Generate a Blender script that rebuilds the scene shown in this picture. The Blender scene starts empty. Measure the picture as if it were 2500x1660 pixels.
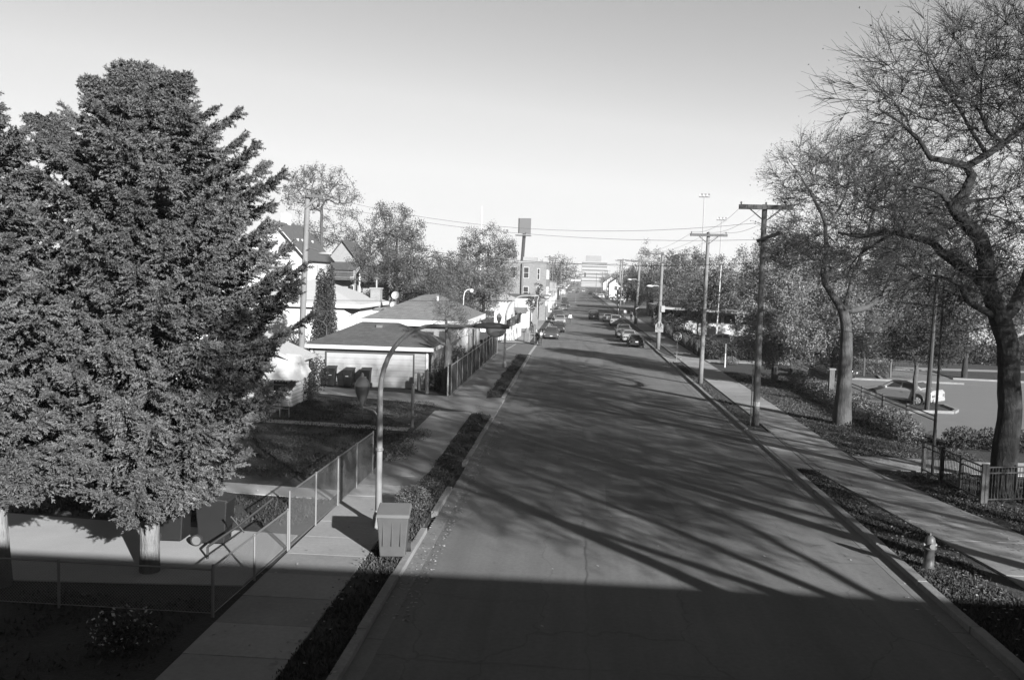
import bpy, bmesh, math, random
import numpy as np
from mathutils import Vector, Matrix
SC = bpy.context.scene
COL = SC.collection
R = math.radians

# ------------------------------------------------------------------ camera
CAMH, FPX, ROLL = 7.3, 2153.0, 0.027
YAW, PITCH = 4.0269, 4.0425
ca, cp, sa, sp = math.cos(R(YAW)), math.cos(R(PITCH)), math.sin(R(YAW)), math.sin(R(PITCH))
FW = Vector((-sa * cp, ca * cp, -sp)); RT = Vector((ca, sa, 0)); UP = RT.cross(FW)
CR, SR = math.cos(ROLL), math.sin(ROLL)
rx = RT * CR + UP * SR; ux = UP * CR - RT * SR
cam = bpy.data.objects.new('camera', bpy.data.cameras.new('camera'))
COL.objects.link(cam)
cam.matrix_world = Matrix(((rx.x, ux.x, -FW.x, 0), (rx.y, ux.y, -FW.y, 0), (rx.z, ux.z, -FW.z, CAMH), (0, 0, 0, 1)))
cam.data.sensor_width = 36; cam.data.lens = 36 * FPX / 2500
cam.data.clip_start = 0.05; cam.data.clip_end = 6000
SC.camera = cam

# ------------------------------------------------------------------ light
SUN_EL, SUN_AZ = 19.0, 35.0            # the sun stands low behind the right shoulder
SC.view_settings.view_transform = 'Standard'; SC.view_settings.look = 'None'
SC.view_settings.exposure = 2.0; SC.view_settings.gamma = 1
W = bpy.data.worlds.new('World'); SC.world = W; W.use_nodes = True
nt = W.node_tree; bg = nt.nodes['Background']
sky = nt.nodes.new('ShaderNodeTexSky'); sky.sky_type = 'NISHITA'; sky.sun_disc = False
sky.sun_elevation = R(SUN_EL); sky.sun_rotation = R(180 - SUN_AZ); sky.altitude = 0
sky.air_density = 1.0; sky.dust_density = 0.2; sky.ozone_density = 1.0
sep = nt.nodes.new('ShaderNodeSeparateColor')   # black and white film behind a red filter
comb = nt.nodes.new('ShaderNodeCombineColor'); mxs = nt.nodes.new('ShaderNodeMix'); mxs.data_type = 'FLOAT'; mxs.inputs[0].default_value = 0.0
nt.links.new(sky.outputs[0], sep.inputs[0]); nt.links.new(sep.outputs[0], mxs.inputs[2]); nt.links.new(sep.outputs[1], mxs.inputs[3])
ov = nt.nodes.new('ShaderNodeMath'); ov.operation = 'SUBTRACT'; ov.inputs[1].default_value = 3.6      # film shoulder: the brightest haze near the horizon
mxm = nt.nodes.new('ShaderNodeMath'); mxm.operation = 'MAXIMUM'; mxm.inputs[1].default_value = 0.0
msb = nt.nodes.new('ShaderNodeMath'); msb.operation = 'MULTIPLY_ADD'; msb.inputs[1].default_value = -0.62
nt.links.new(mxs.outputs[0], ov.inputs[0]); nt.links.new(ov.outputs[0], mxm.inputs[0]); nt.links.new(mxm.outputs[0], msb.inputs[0]); nt.links.new(mxs.outputs[0], msb.inputs[2])
mnm = nt.nodes.new('ShaderNodeMath'); mnm.operation = 'MINIMUM'; mnm.inputs[1].default_value = 4.25; nt.links.new(msb.outputs[0], mnm.inputs[0])
for i in range(3): nt.links.new(mnm.outputs[0], comb.inputs[i])
nt.links.new(comb.outputs[0], bg.inputs[0]); bg.inputs[1].default_value = 0.054
sd = Vector((math.sin(R(SUN_AZ)) * math.cos(R(SUN_EL)), -math.cos(R(SUN_AZ)) * math.cos(R(SUN_EL)), math.sin(R(SUN_EL))))
sun = bpy.data.objects.new('sun', bpy.data.lights.new('sun', 'SUN')); COL.objects.link(sun)
sun.data.energy = 5.0; sun.data.angle = R(0.5); sun.data.color = (1, 1, 1)
sun.rotation_euler = sd.to_track_quat('Z', 'Y').to_euler(); sun.location = (40, -60, 40)
SC.cycles.use_denoising = True
SC.cycles.max_bounces = 5; SC.cycles.diffuse_bounces = 2; SC.cycles.glossy_bounces = 2
SC.cycles.transparent_max_bounces = 8; SC.cycles.transmission_bounces = 3

# ------------------------------------------------------------------ picking points in the place from the photo's pixels (2500 x 1660)
def ray(px, py):
    dx, dy = px - 1250.0, py - 830.0
    x = dx * CR + dy * SR; y = -dx * SR + dy * CR
    return FW * FPX + RT * x - UP * y
def G(px, py, z=0.0):
    r = ray(px, py); t = (z - CAMH) / r.z
    return Vector((r.x * t, r.y * t, z))
def A(px, py, Y):
    r = ray(px, py); t = Y / r.y
    return Vector((r.x * t, Y, CAMH + r.z * t))

# ------------------------------------------------------------------ materials (the photograph is black and white: greys only)
MATS = {}
def mat(name, col=0.3, rough=0.85, n=None, bump=None, metal=0.0, spec=0.3, attr=None, transl=0.0, kind=None, p=None):
    if name in MATS: return MATS[name]
    K = lambda v: v * (0.5 if v < 0.5 else 0.42)
    col = K(col)
    if kind in ('brick', 'shingle'): p = tuple(K(v) for v in p[:3]) + tuple(p[3:])
    m = bpy.data.materials.new(name); m.use_nodes = True; MATS[name] = m
    t = m.node_tree; N = t.nodes; L = t.links; b = N['Principled BSDF']
    b.inputs['Roughness'].default_value = rough; b.inputs['Metallic'].default_value = metal
    b.inputs['Specular IOR Level'].default_value = spec
    b.inputs['Base Color'].default_value = (col, col, col, 1)
    tc = N.new('ShaderNodeTexCoord')
    def mth(op, a, c=None, d=None):
        q = N.new('ShaderNodeMath'); q.operation = op
        for i, v in enumerate((a, c, d)):
            if v is None: continue
            if isinstance(v, (int, float)): q.inputs[i].default_value = v
            else: L.new(v, q.inputs[i])
        return q.outputs[0]
    def noise(scale, det=4, vec=None, rgh=0.6):
        q = N.new('ShaderNodeTexNoise'); q.inputs['Scale'].default_value = scale; q.inputs['Detail'].default_value = det
        q.inputs['Roughness'].default_value = rgh
        L.new(vec if vec is not None else tc.outputs['Object'], q.inputs['Vector']); return q.outputs[0]
    val = None
    if kind in ('brick', 'shingle', 'siding', 'plank'):
        sx = N.new('ShaderNodeSeparateXYZ'); L.new(tc.outputs['Object'], sx.inputs[0])
        h = mth('ADD', sx.outputs[0], sx.outputs[1])
        if kind in ('brick', 'shingle'):
            cb = N.new('ShaderNodeCombineXYZ'); L.new(h, cb.inputs[0])
            L.new(mth('MULTIPLY', sx.outputs[2], p[5]) if kind == 'shingle' else sx.outputs[2], cb.inputs[1])
            q = N.new('ShaderNodeTexBrick'); L.new(cb.outputs[0], q.inputs['Vector'])
            c1, c2, mo, sc, ms = p[:5]
            q.inputs['Color1'].default_value = (c1,) * 3 + (1,); q.inputs['Color2'].default_value = (c2,) * 3 + (1,)
            q.inputs['Mortar'].default_value = (mo,) * 3 + (1,); q.inputs['Scale'].default_value = sc
            q.inputs['Mortar Size'].default_value = ms; q.inputs['Brick Width'].default_value = 0.5; q.inputs['Row Height'].default_value = 0.17
            sp_ = N.new('ShaderNodeSeparateColor'); L.new(q.outputs[0], sp_.inputs[0]); val = sp_.outputs[0]
            bm_h = q.outputs[1]
        else:
            ax = sx.outputs[2] if kind == 'siding' else h
            fr = mth('FRACT', mth('DIVIDE', ax, p[0]))
            edge = mth('LESS_THAN', fr, p[1])
            val = mth('MULTIPLY', mth('SUBTRACT', 1.0, mth('MULTIPLY', edge, p[2])), col)
            bm_h = fr
        bp = N.new('ShaderNodeBump'); bp.inputs['Strength'].default_value = 0.5; bp.inputs['Distance'].default_value = 0.01
        L.new(bm_h, bp.inputs['Height']); L.new(bp.outputs[0], b.inputs['Normal'])
    if kind == 'bark':
        mp = N.new('ShaderNodeMapping'); mp.inputs['Scale'].default_value = (1, 1, 0.22); L.new(tc.outputs['Object'], mp.inputs[0])
        f = noise(14, 5, mp.outputs[0]); f2 = noise(1.6, 3)
        val = mth('MULTIPLY', mth('ADD', mth('MULTIPLY', f, 1.1), mth('MULTIPLY', f2, 0.9)), col)
        bp = N.new('ShaderNodeBump'); bp.inputs['Strength'].default_value = 1.0; bp.inputs['Distance'].default_value = 0.06
        L.new(f, bp.inputs['Height']); L.new(bp.outputs[0], b.inputs['Normal'])
    if kind == 'road':      # traffic wear drawn out along the street
        mp = N.new('ShaderNodeMapping'); mp.inputs['Scale'].default_value = (1.1, 0.045, 1); L.new(tc.outputs['Object'], mp.inputs[0])
        f = noise(1.3, 5, mp.outputs[0]); mp2 = N.new('ShaderNodeMapping'); mp2.inputs['Scale'].default_value = (0.5, 0.22, 1); L.new(tc.outputs['Object'], mp2.inputs[0])
        f2 = noise(0.9, 3, mp2.outputs[0]); vo = N.new('ShaderNodeTexVoronoi'); vo.feature = 'DISTANCE_TO_EDGE'; vo.inputs['Scale'].default_value = 0.16
        mp3 = N.new('ShaderNodeMapping'); mp3.inputs['Scale'].default_value = (1.5, .6, 1); wv = N.new('ShaderNodeVectorMath'); wv.operation = 'ADD'
        nz = N.new('ShaderNodeTexNoise'); nz.inputs['Scale'].default_value = .9; nz.inputs['Detail'].default_value = 6; L.new(tc.outputs['Object'], nz.inputs['Vector'])
        L.new(tc.outputs['Object'], wv.inputs[0]); L.new(nz.outputs['Color'], wv.inputs[1]); L.new(wv.outputs[0], mp3.inputs[0]); L.new(mp3.outputs[0], vo.inputs['Vector'])
        crk = mth('LESS_THAN', vo.outputs['Distance'], 0.0035)
        val = mth('MULTIPLY', mth('ADD', 0.62, mth('MULTIPLY', f, 0.76)), mth('MULTIPLY', mth('ADD', 0.8, mth('MULTIPLY', f2, 0.4)), col))
        val = mth('MULTIPLY', val, mth('SUBTRACT', 1.0, mth('MULTIPLY', crk, 0.22)))
    if n:
        f = noise(n[0], 5)
        fac = mth('ADD', 1.0 - n[1], mth('MULTIPLY', f, 2 * n[1]))
        if len(n) > 2:
            f2 = noise(n[2], 4)
            fac = mth('MULTIPLY', fac, mth('ADD', 1.0 - n[3], mth('MULTIPLY', f2, 2 * n[3])))
        val = mth('MULTIPLY', fac, col if val is None else val)
    if attr:
        at = N.new('ShaderNodeAttribute'); at.attribute_name = 'v'
        val = mth('MULTIPLY', at.outputs['Fac'], col if val is None else val)
    if val is not None: L.new(val, b.inputs['Base Color'])
    if bump:
        f = noise(bump[0], 5)
        bp = N.new('ShaderNodeBump'); bp.inputs['Strength'].default_value = bump[1]; bp.inputs['Distance'].default_value = bump[2]
        L.new(f, bp.inputs['Height']); L.new(bp.outputs[0], b.inputs['Normal'])
    if transl:
        tr = N.new('ShaderNodeBsdfTranslucent'); mx = N.new('ShaderNodeMixShader'); mx.inputs[0].default_value = transl
        if val is not None: L.new(val, tr.inputs[0])
        else: tr.inputs[0].default_value = (col,) * 3 + (1,)
        L.new(b.outputs[0], mx.inputs[1]); L.new(tr.outputs[0], mx.inputs[2])
        L.new(mx.outputs[0], N['Material Output'].inputs[0])
    return m

ASPH = mat('street_concrete', 0.148, 0.9, kind='road', n=(0.3, 0.26, 9, 0.28), bump=(60, 0.25, 0.01))
ASPH2 = mat('side_asphalt', 0.14, 0.9, n=(0.5, 0.2, 16, 0.16), bump=(60, 0.25, 0.01))
LOT = mat('lot_asphalt', 0.19, 0.9, n=(0.6, 0.12, 20, 0.15), bump=(60, 0.25, 0.01))
CONC = mat('sidewalk_concrete', 0.29, 0.9, n=(0.8, 0.28, 10, 0.22), bump=(50, 0.2, 0.01))
SLABM = mat('sidewalk_slabs', 0.29, 0.9, n=(0.7, 0.26, 9, 0.24), bump=(50, 0.3, 0.01), attr=1)
KERB = mat('kerb_concrete', 0.24, 0.9, n=(1.1, 0.45, 12, 0.35), bump=(30, 0.5, 0.02))
TAR = mat('tar', 0.10, 0.7, n=(6, 0.3))
PAINT = mat('road_paint', 0.5, 0.8, n=(9, 0.35))
GRASS = mat('lawn', 0.042, 0.95, n=(0.5, 0.5, 9, 0.55), bump=(18, 0.9, 0.06))
DIRT = mat('dirt', 0.08, 0.95, n=(0.7, 0.3, 11, 0.5), bump=(14, 0.9, 0.05))
BLADE = mat('grass_blades', 0.065, 0.8, attr=1, transl=0.2)
FALLEN = mat('fallen_leaf', 0.22, 0.8, attr=1)
WOOD = mat('weathered_wood', 0.12, 0.9, kind='bark', n=None)
WOODL = mat('pole_wood', 0.19, 0.9, n=(2.2, 0.3, 12, 0.2), bump=(30, 0.5, 0.01))
WOODD = mat('dark_wood', 0.08, 0.9, n=(2.5, 0.4, 12, 0.3))
BARK = mat('grey_bark', 0.085, 0.95, kind='bark')
BARKD = mat('dark_bark', 0.03, 0.95, kind='bark')
BARKL = mat('pale_bark', 0.095, 0.95, kind='bark')
STEEL = mat('galvanised_steel', 0.30, 0.45, metal=0.6, n=(5, 0.12))
STEELG = mat('lamp_grey_paint', 0.33, 0.5, n=(4, 0.15))
BLACKM = mat('black_iron', 0.03, 0.5)
GREYM = mat('dull_metal', 0.16, 0.5, n=(5, 0.2))
WHITE = mat('white_paint', 0.72, 0.7, n=(2.5, 0.05))
WHITEM = mat('white_enamel', 0.75, 0.4)
GLASS = mat('window_glass', 0.05, 0.1, spec=0.6)
GLASSP = mat('pale_blind', 0.55, 0.4, n=(6, 0.15))
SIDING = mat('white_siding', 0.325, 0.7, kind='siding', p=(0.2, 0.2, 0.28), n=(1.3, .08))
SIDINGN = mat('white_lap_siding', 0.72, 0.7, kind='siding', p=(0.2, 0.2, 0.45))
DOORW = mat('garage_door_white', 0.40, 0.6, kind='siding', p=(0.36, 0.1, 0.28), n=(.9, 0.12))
STUCCO = mat('white_stucco', 0.74, 0.85, n=(3, 0.05))
BRICKL = mat('pale_brick', 0.4, 0.9, kind='brick', p=(0.36, 0.26, 0.2, 2.4, 0.02))
BRICKM = mat('tan_brick', 0.35, 0.9, kind='brick', p=(0.36, 0.28, 0.24, 2.4, 0.02))
BRICKF = mat('far_brick', 0.42, 0.9, kind='brick', p=(0.25, 0.2, 0.22, 1.4, 0.02))
BRICKD = mat('dark_brick', 0.12, 0.9, kind='brick', p=(0.14, 0.08, 0.12, 2.4, 0.02))
SHING = mat('grey_shingles', 0.2, 0.95, kind='shingle', p=(0.105, 0.07, 0.06, 1.1, 0.02, 2.6), n=(2.2, 0.3, 14, .3))
SHINGL = mat('pale_shingles', 0.3, 0.95, kind='shingle', p=(0.2, 0.145, 0.12, 1.1, 0.02, 2.6), n=(1.8, 0.25, 14, .25))
SHINGD = mat('dark_shingles', 0.10, 0.95, kind='shingle', p=(0.11, 0.08, 0.07, 1.6, 0.012, 2.6), n=(0.8, 0.15))
SHINGW = mat('white_shingles', 0.55, 0.95, kind='shingle', p=(0.49, 0.46, 0.40, 1.6, 0.01, 2.6))
PLANK = mat('wood_planks', 0.045, 0.9, kind='plank', p=(0.14, 0.1, 0.7), n=(2.5, 0.4))
RUBBER = mat('tyre_rubber', 0.025, 0.8)
PLASTD = mat('dark_plastic', 0.016, 0.5, n=(3, 0.2))
LABELM = mat('pale_marking', 0.55, 0.6)
NEEDLE = mat('spruce_needles', 0.13, 0.7, attr=1, transl=0.15)

# ------------------------------------------------------------------ mesh building
def link(name, me, m, parent=None):
    o = bpy.data.objects.new(name, me); COL.objects.link(o)
    if m is not None and not me.materials: me.materials.append(m)
    if parent is not None: o.parent = parent
    return o
def tag(o, label=None, cat=None, group=None, kind=None):
    if label: o['label'] = label
    if cat: o['category'] = cat
    if group: o['group'] = group
    if kind: o['kind'] = kind
    return o
def thing(name, label, cat, loc=(0, 0, 0), rz=0.0, group=None):
    o = bpy.data.objects.new(name, None); COL.objects.link(o); o.empty_display_size = 0.3
    o.location = loc; o.rotation_euler = (0, 0, rz)
    return tag(o, label, cat, group)
def base_of(o):
    v = Vector((0, 0, 0))
    while o is not None: v += Vector(o.location); o = o.parent
    return v
class M:
    def __init__(s): s.v = []; s.f = []
    def add(s, vs, fs):
        k = len(s.v); s.v += [tuple(q) for q in vs]; s.f += [tuple(i + k for i in f) for f in fs]; return s
    def box(s, x0, x1, y0, y1, z0, z1):
        return s.add([(x0, y0, z0), (x1, y0, z0), (x1, y1, z0), (x0, y1, z0), (x0, y0, z1), (x1, y0, z1), (x1, y1, z1), (x0, y1, z1)],
                     [(0, 3, 2, 1), (4, 5, 6, 7), (0, 1, 5, 4), (1, 2, 6, 5), (2, 3, 7, 6), (3, 0, 4, 7)])
    def bar(s, a, b, w, h, up=(0, 0, 1)):
        a, b = Vector(a), Vector(b); d = (b - a).normalized(); u = Vector(up)
        if abs(d.dot(u)) > 0.98: u = Vector((1, 0, 0))
        r = d.cross(u).normalized() * w / 2; u = r.cross(d).normalized() * h / 2
        vs = [a - r - u, a + r - u, a + r + u, a - r + u, b - r - u, b + r - u, b + r + u, b - r + u]
        return s.add(vs, [(0, 1, 2, 3), (7, 6, 5, 4), (0, 4, 5, 1), (1, 5, 6, 2), (2, 6, 7, 3), (3, 7, 4, 0)])
    def tube(s, pts, rad, n=8, cap=True):
        pts = [Vector(p) for p in pts]
        if not isinstance(rad, (list, tuple)): rad = [rad] * len(pts)
        k = len(s.v); prev = None
        for i, p in enumerate(pts):
            d = (pts[min(i + 1, len(pts) - 1)] - pts[max(i - 1, 0)]).normalized()
            if prev is None:
                u = Vector((0, 0, 1)) if abs(d.z) < 0.9 else Vector((1, 0, 0))
                r = d.cross(u).normalized()
            else:
                r = (prev - d * prev.dot(d)).normalized()
            prev = r; u = d.cross(r)
            for j in range(n):
                a = 2 * math.pi * j / n
                s.v.append(tuple(p + (r * math.cos(a) + u * math.sin(a)) * rad[i]))
        for i in range(len(pts) - 1):
            for j in range(n):
                a0 = k + i * n + j; a1 = k + i * n + (j + 1) % n
                s.f.append((a0, a1, a1 + n, a0 + n))
        if cap:
            s.f.append(tuple(k + j for j in reversed(range(n))))
            s.f.append(tuple(k + (len(pts) - 1) * n + j for j in range(n)))
        return s
    def lathe(s, c, prof, n=12, sx=1, sy=1):
        k = len(s.v)
        for (r, z) in prof:
            for j in range(n):
                a = 2 * math.pi * j / n
                s.v.append((c[0] + r * math.cos(a) * sx, c[1] + r * math.sin(a) * sy, c[2] + z))
        for i in range(len(prof) - 1):
            for j in range(n):
                a0 = k + i * n + j; a1 = k + i * n + (j + 1) % n
                s.f.append((a0, a1, a1 + n, a0 + n))
        s.f.append(tuple(k + j for j in reversed(range(n))))
        s.f.append(tuple(k + (len(prof) - 1) * n + j for j in range(n)))
        return s
    def slab(s, poly, z0, z1):
        n = len(poly); k = len(s.v)
        s.v += [(x, y, z0) for x, y in poly] + [(x, y, z1) for x, y in poly]
        s.f.append(tuple(k + i for i in reversed(range(n)))); s.f.append(tuple(k + n + i for i in range(n)))
        for i in range(n): s.f.append((k + i, k + (i + 1) % n, k + n + (i + 1) % n, k + n + i))
        return s
    def plate(s, pts, th):                     # planar polygon given thickness along its normal
        pts = [Vector(p) for p in pts]; nrm = Vector((0, 0, 0))
        for i in range(len(pts)): nrm += pts[i].cross(pts[(i + 1) % len(pts)])
        nrm = nrm.normalized() * th; n = len(pts); k = len(s.v)
        s.v += [tuple(p) for p in pts] + [tuple(p - nrm) for p in pts]
        s.f.append(tuple(k + i for i in range(n))); s.f.append(tuple(k + n + i for i in reversed(range(n))))
        for i in range(n): s.f.append((k + (i + 1) % n, k + i, k + n + i, k + n + (i + 1) % n))
        return s
    def build(s, name, m, parent=None, local=False, smooth=False, bevel=0.0, loc=None):
        b = Vector((0, 0, 0))
        if parent is not None and not local: b = base_of(parent)
        if loc is not None: b = Vector(loc)
        me = bpy.data.meshes.new(name)
        me.from_pydata([(x - b.x, y - b.y, z - b.z) for x, y, z in s.v], [], s.f); me.update()
        if smooth: me.polygons.foreach_set('use_smooth', [True] * len(me.polygons))
        o = link(name, me, m, parent)
        if loc is not None: o.location = loc
        if bevel:
            md = o.modifiers.new('bevel', 'BEVEL'); md.width = bevel; md.segments = 2; md.limit_method = 'ANGLE'
        return o
def one(name, label, cat, mb, m, loc, group=None, **k):    # a thing that is one mesh
    o = mb.build(name, m, None, loc=loc, **k); return tag(o, label, cat, group)
def struct(name, mb, m, parent=None, **k):
    o = mb.build(name, m, parent, **k)
    if parent is None: o['kind'] = 'structure'
    return o
def nmesh(name, v, f, m, parent=None, attr=None, smooth=False, off=None):      # fast mesh from numpy (f: N x k)
    v = np.asarray(v, dtype=np.float32); f = np.asarray(f, dtype=np.int32)
    if off is not None: v = v - np.array(off, dtype=np.float32)
    me = bpy.data.meshes.new(name); k = f.shape[1]
    me.vertices.add(len(v)); me.vertices.foreach_set('co', v.ravel())
    me.loops.add(f.size); me.loops.foreach_set('vertex_index', f.ravel())
    me.polygons.add(len(f)); me.polygons.foreach_set('loop_start', np.arange(0, f.size, k, dtype=np.int32))
    me.polygons.foreach_set('loop_total', np.full(len(f), k, dtype=np.int32))
    me.update(calc_edges=True)
    if smooth: me.polygons.foreach_set('use_smooth', np.ones(len(f), dtype=bool))
    if attr is not None:
        a = me.attributes.new('v', 'FLOAT', 'FACE'); a.data.foreach_set('value', np.asarray(attr, dtype=np.float32))
    return link(name, me, m, parent)
def dup(root, loc, rz=None, label=None, group=None):
    r = root.copy(); COL.objects.link(r); r.location = loc
    if rz is not None: r.rotation_euler = (0, 0, rz)
    if label: r['label'] = label
    if group: r['group'] = group
    for ch in list(root.children):
        c = ch.copy(); COL.objects.link(c); c.parent = r
        for g in list(ch.children):
            d = g.copy(); COL.objects.link(d); d.parent = c
    return r
def text_mesh(body, size, depth, xs=1.0):
    cu = bpy.data.curves.new('t', 'FONT'); cu.body = body; cu.size = size; cu.extrude = depth
    cu.align_x = 'CENTER'; cu.align_y = 'CENTER'; cu.offset = size * 0.012
    o = bpy.data.objects.new('t', cu); COL.objects.link(o)
    bpy.context.view_layer.update()
    me = bpy.data.meshes.new_from_object(o.evaluated_get(bpy.context.evaluated_depsgraph_get()))
    bpy.data.objects.remove(o)
    me.transform(Matrix.Rotation(R(90), 4, 'X') @ Matrix.Scale(xs, 4, (1, 0, 0)))
    return me

# ------------------------------------------------------------------ vegetation
def unit(rng, n):
    v = rng.normal(size=(n, 3)); return v / np.linalg.norm(v, axis=1)[:, None]
def frusta(p0, p1, r0, r1, n=4):
    p0, p1 = np.asarray(p0, float), np.asarray(p1, float)
    d = p1 - p0; L = np.linalg.norm(d, axis=1)[:, None]; L[L == 0] = 1e-6; d = d / L
    a = np.where(np.abs(d[:, 2:3]) < 0.9, np.array([[0, 0, 1.0]]), np.array([[1.0, 0, 0]]))
    u = np.cross(d, a); u /= np.linalg.norm(u, axis=1)[:, None]; w = np.cross(d, u)
    ang = np.arange(n) * 2 * np.pi / n
    ring = u[:, None] * np.cos(ang)[None, :, None] + w[:, None] * np.sin(ang)[None, :, None]
    v = np.concatenate([p0[:, None] + ring * np.asarray(r0)[:, None, None], p1[:, None] + ring * np.asarray(r1)[:, None, None]], axis=1)
    k = len(p0); b = (np.arange(k) * 2 * n)[:, None]; j = np.arange(n)[None]; j2 = (np.arange(n) + 1)[None] % n
    f = np.stack([b + j, b + j2, b + j2 + n, b + j + n], axis=2)
    return v.reshape(-1, 3), f.reshape(-1, 4)
def quads(c, u, w):
    v = np.stack([c - u, c - w, c + u, c + w], axis=1).reshape(-1, 3)
    f = np.arange(len(c) * 4).reshape(-1, 4); return v, f
def leafquads(c, size, rng, asp=0.6):
    n = len(c); a = unit(rng, n); b = np.cross(a, unit(rng, n)); b /= np.linalg.norm(b, axis=1)[:, None] + 1e-9
    s = size * rng.uniform(0.6, 1.35, (n, 1)) / 2
    return quads(c, a * s, b * s * asp)
class Skel:
    def __init__(s): s.p = []; s.par = []; s.rm = []; s.ok = []
    def poly(s, pts, radii, parent=-1, ok=True):
        idx = []
        pts = [np.array(q, float) for q in pts]
        if parent >= 0: last = parent
        else:
            s.p.append(pts[0]); s.par.append(-1); s.rm.append(radii[0]); s.ok.append(False); last = 0
            last = len(s.p) - 1; idx.append(last)
        prev = s.p[last]
        for q, (ra, rb) in zip(pts[1:] if parent < 0 else pts, zip(radii[:-1], radii[1:])):
            n = max(1, int(np.linalg.norm(q - prev) / 0.45))
            for i in range(1, n + 1):
                t = i / n
                s.p.append(prev + (q - prev) * t + (np.array([RNG.normal(0, .02) for _ in range(3)]) if i < n else 0)); s.par.append(last)
                s.rm.append(ra + (rb - ra) * t); s.ok.append(ok); last = len(s.p) - 1
            prev = q; idx.append(last)
        return idx
    def grow(s, att, rng, step=0.6, wig=0.1, tipr=0.006, bend=0.35):
        P = np.array(s.p); ok = np.array(s.ok)
        d0 = np.min(np.linalg.norm(att[:, None] - P[None][:, ok], axis=2), axis=1)
        cap = len(P) + int(len(att) * 14) + 100
        PP = np.zeros((cap, 3)); PP[:len(P)] = P; OK = np.zeros(cap, bool); OK[:len(P)] = ok; n = len(P)
        tips = []
        for a in att[np.argsort(d0)]:
            d = a - PP[:n]; L = np.linalg.norm(d, axis=1) + 1e-6
            cost = L * (1 + 0.9 * np.clip(-d[:, 2] / L, 0, 1)); cost[~OK[:n]] = 1e9
            i = int(np.argmin(cost)); p = PP[i]; dist = L[i]
            par = s.par[i]; dr = (p - PP[par]) if par >= 0 else np.array([0, 0, 1.0])
            dr = dr / (np.linalg.norm(dr) + 1e-6); c = p + dr * dist * bend
            m = max(1, min(12, int(dist / step))); last = i
            for k in range(1, m + 1):
                t = k / m; q = (1 - t) ** 2 * p + 2 * t * (1 - t) * c + t * t * a
                if k < m: q = q + rng.normal(0, wig * min(1, dist), 3) * 0.6
                if n >= cap: break
                PP[n] = q; OK[n] = True; s.p.append(q); s.par.append(last); s.rm.append(0); s.ok.append(True); last = n; n += 1
            tips.append(last)
        return np.array(tips)
    def radii(s, tipr, ex=0.45):
        n = len(s.p); c = np.zeros(n); hc = np.zeros(n, bool)
        for i in range(n - 1, -1, -1):
            if not hc[i]: c[i] = max(c[i], 1)
            if s.par[i] >= 0: c[s.par[i]] += c[i]; hc[s.par[i]] = True
        return np.maximum(np.array(s.rm), tipr * c ** ex)
RNG = np.random.default_rng(5)
def limbmesh(P, par, rr, es, n, rng):
    """trunk and limbs as welded tubes: one ring per node, side limbs start with a ring of their own"""
    kid = {}
    for i in es:
        p = int(par[i])
        if p not in kid or rr[i] > rr[kid[p]]: kid[p] = int(i)
    ref = np.array([0.25, 1.0, 0.12]); ref /= np.linalg.norm(ref); V, F, ring = [], [], {}
    ang = np.arange(n) * 2 * np.pi / n
    def mk(c, d, r):
        d = d / (np.linalg.norm(d) + 1e-9); u = ref - d * ref.dot(d); u /= np.linalg.norm(u) + 1e-9; w = np.cross(d, u)
        k = len(V); rad = r * (1 + rng.normal(0, .045, n))
        for a, q in zip(ang, rad): V.append(c + (u * math.cos(a) + w * math.sin(a)) * q)
        return k
    for i in es:
        i = int(i); p = int(par[i]); d = P[i] - P[p]; d /= np.linalg.norm(d) + 1e-9
        if kid[p] == i and p in ring: a = ring[p]
        elif kid[p] == i: a = ring[p] = mk(P[p], d, rr[p])
        else: a = mk(P[p], d, min(rr[p] * .85, rr[i] * 1.25))
        dn = d
        if i in kid: q = P[kid[i]] - P[i]; dn = d + q / (np.linalg.norm(q) + 1e-9)
        b = ring[i] = mk(P[i], dn, rr[i])
        for j in range(n): F.append((a + j, a + (j + 1) % n, b + (j + 1) % n, b + j))
    return np.array(V), np.array(F)
def ellpts(regs, n, rng, shell=0.45):
    w = np.array([r[3] * r[4] * r[5] for r in regs]) ** 0.8; w /= w.sum(); out = []
    for r, k in zip(regs, rng.multinomial(n, w)):
        u = unit(rng, k) * (rng.uniform(0, 1, (k, 1)) ** shell)
        out.append(u * np.array([[r[3], r[4], r[5]]]) + np.array([[r[0], r[1], r[2]]]))
    return np.concatenate(out)
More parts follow.
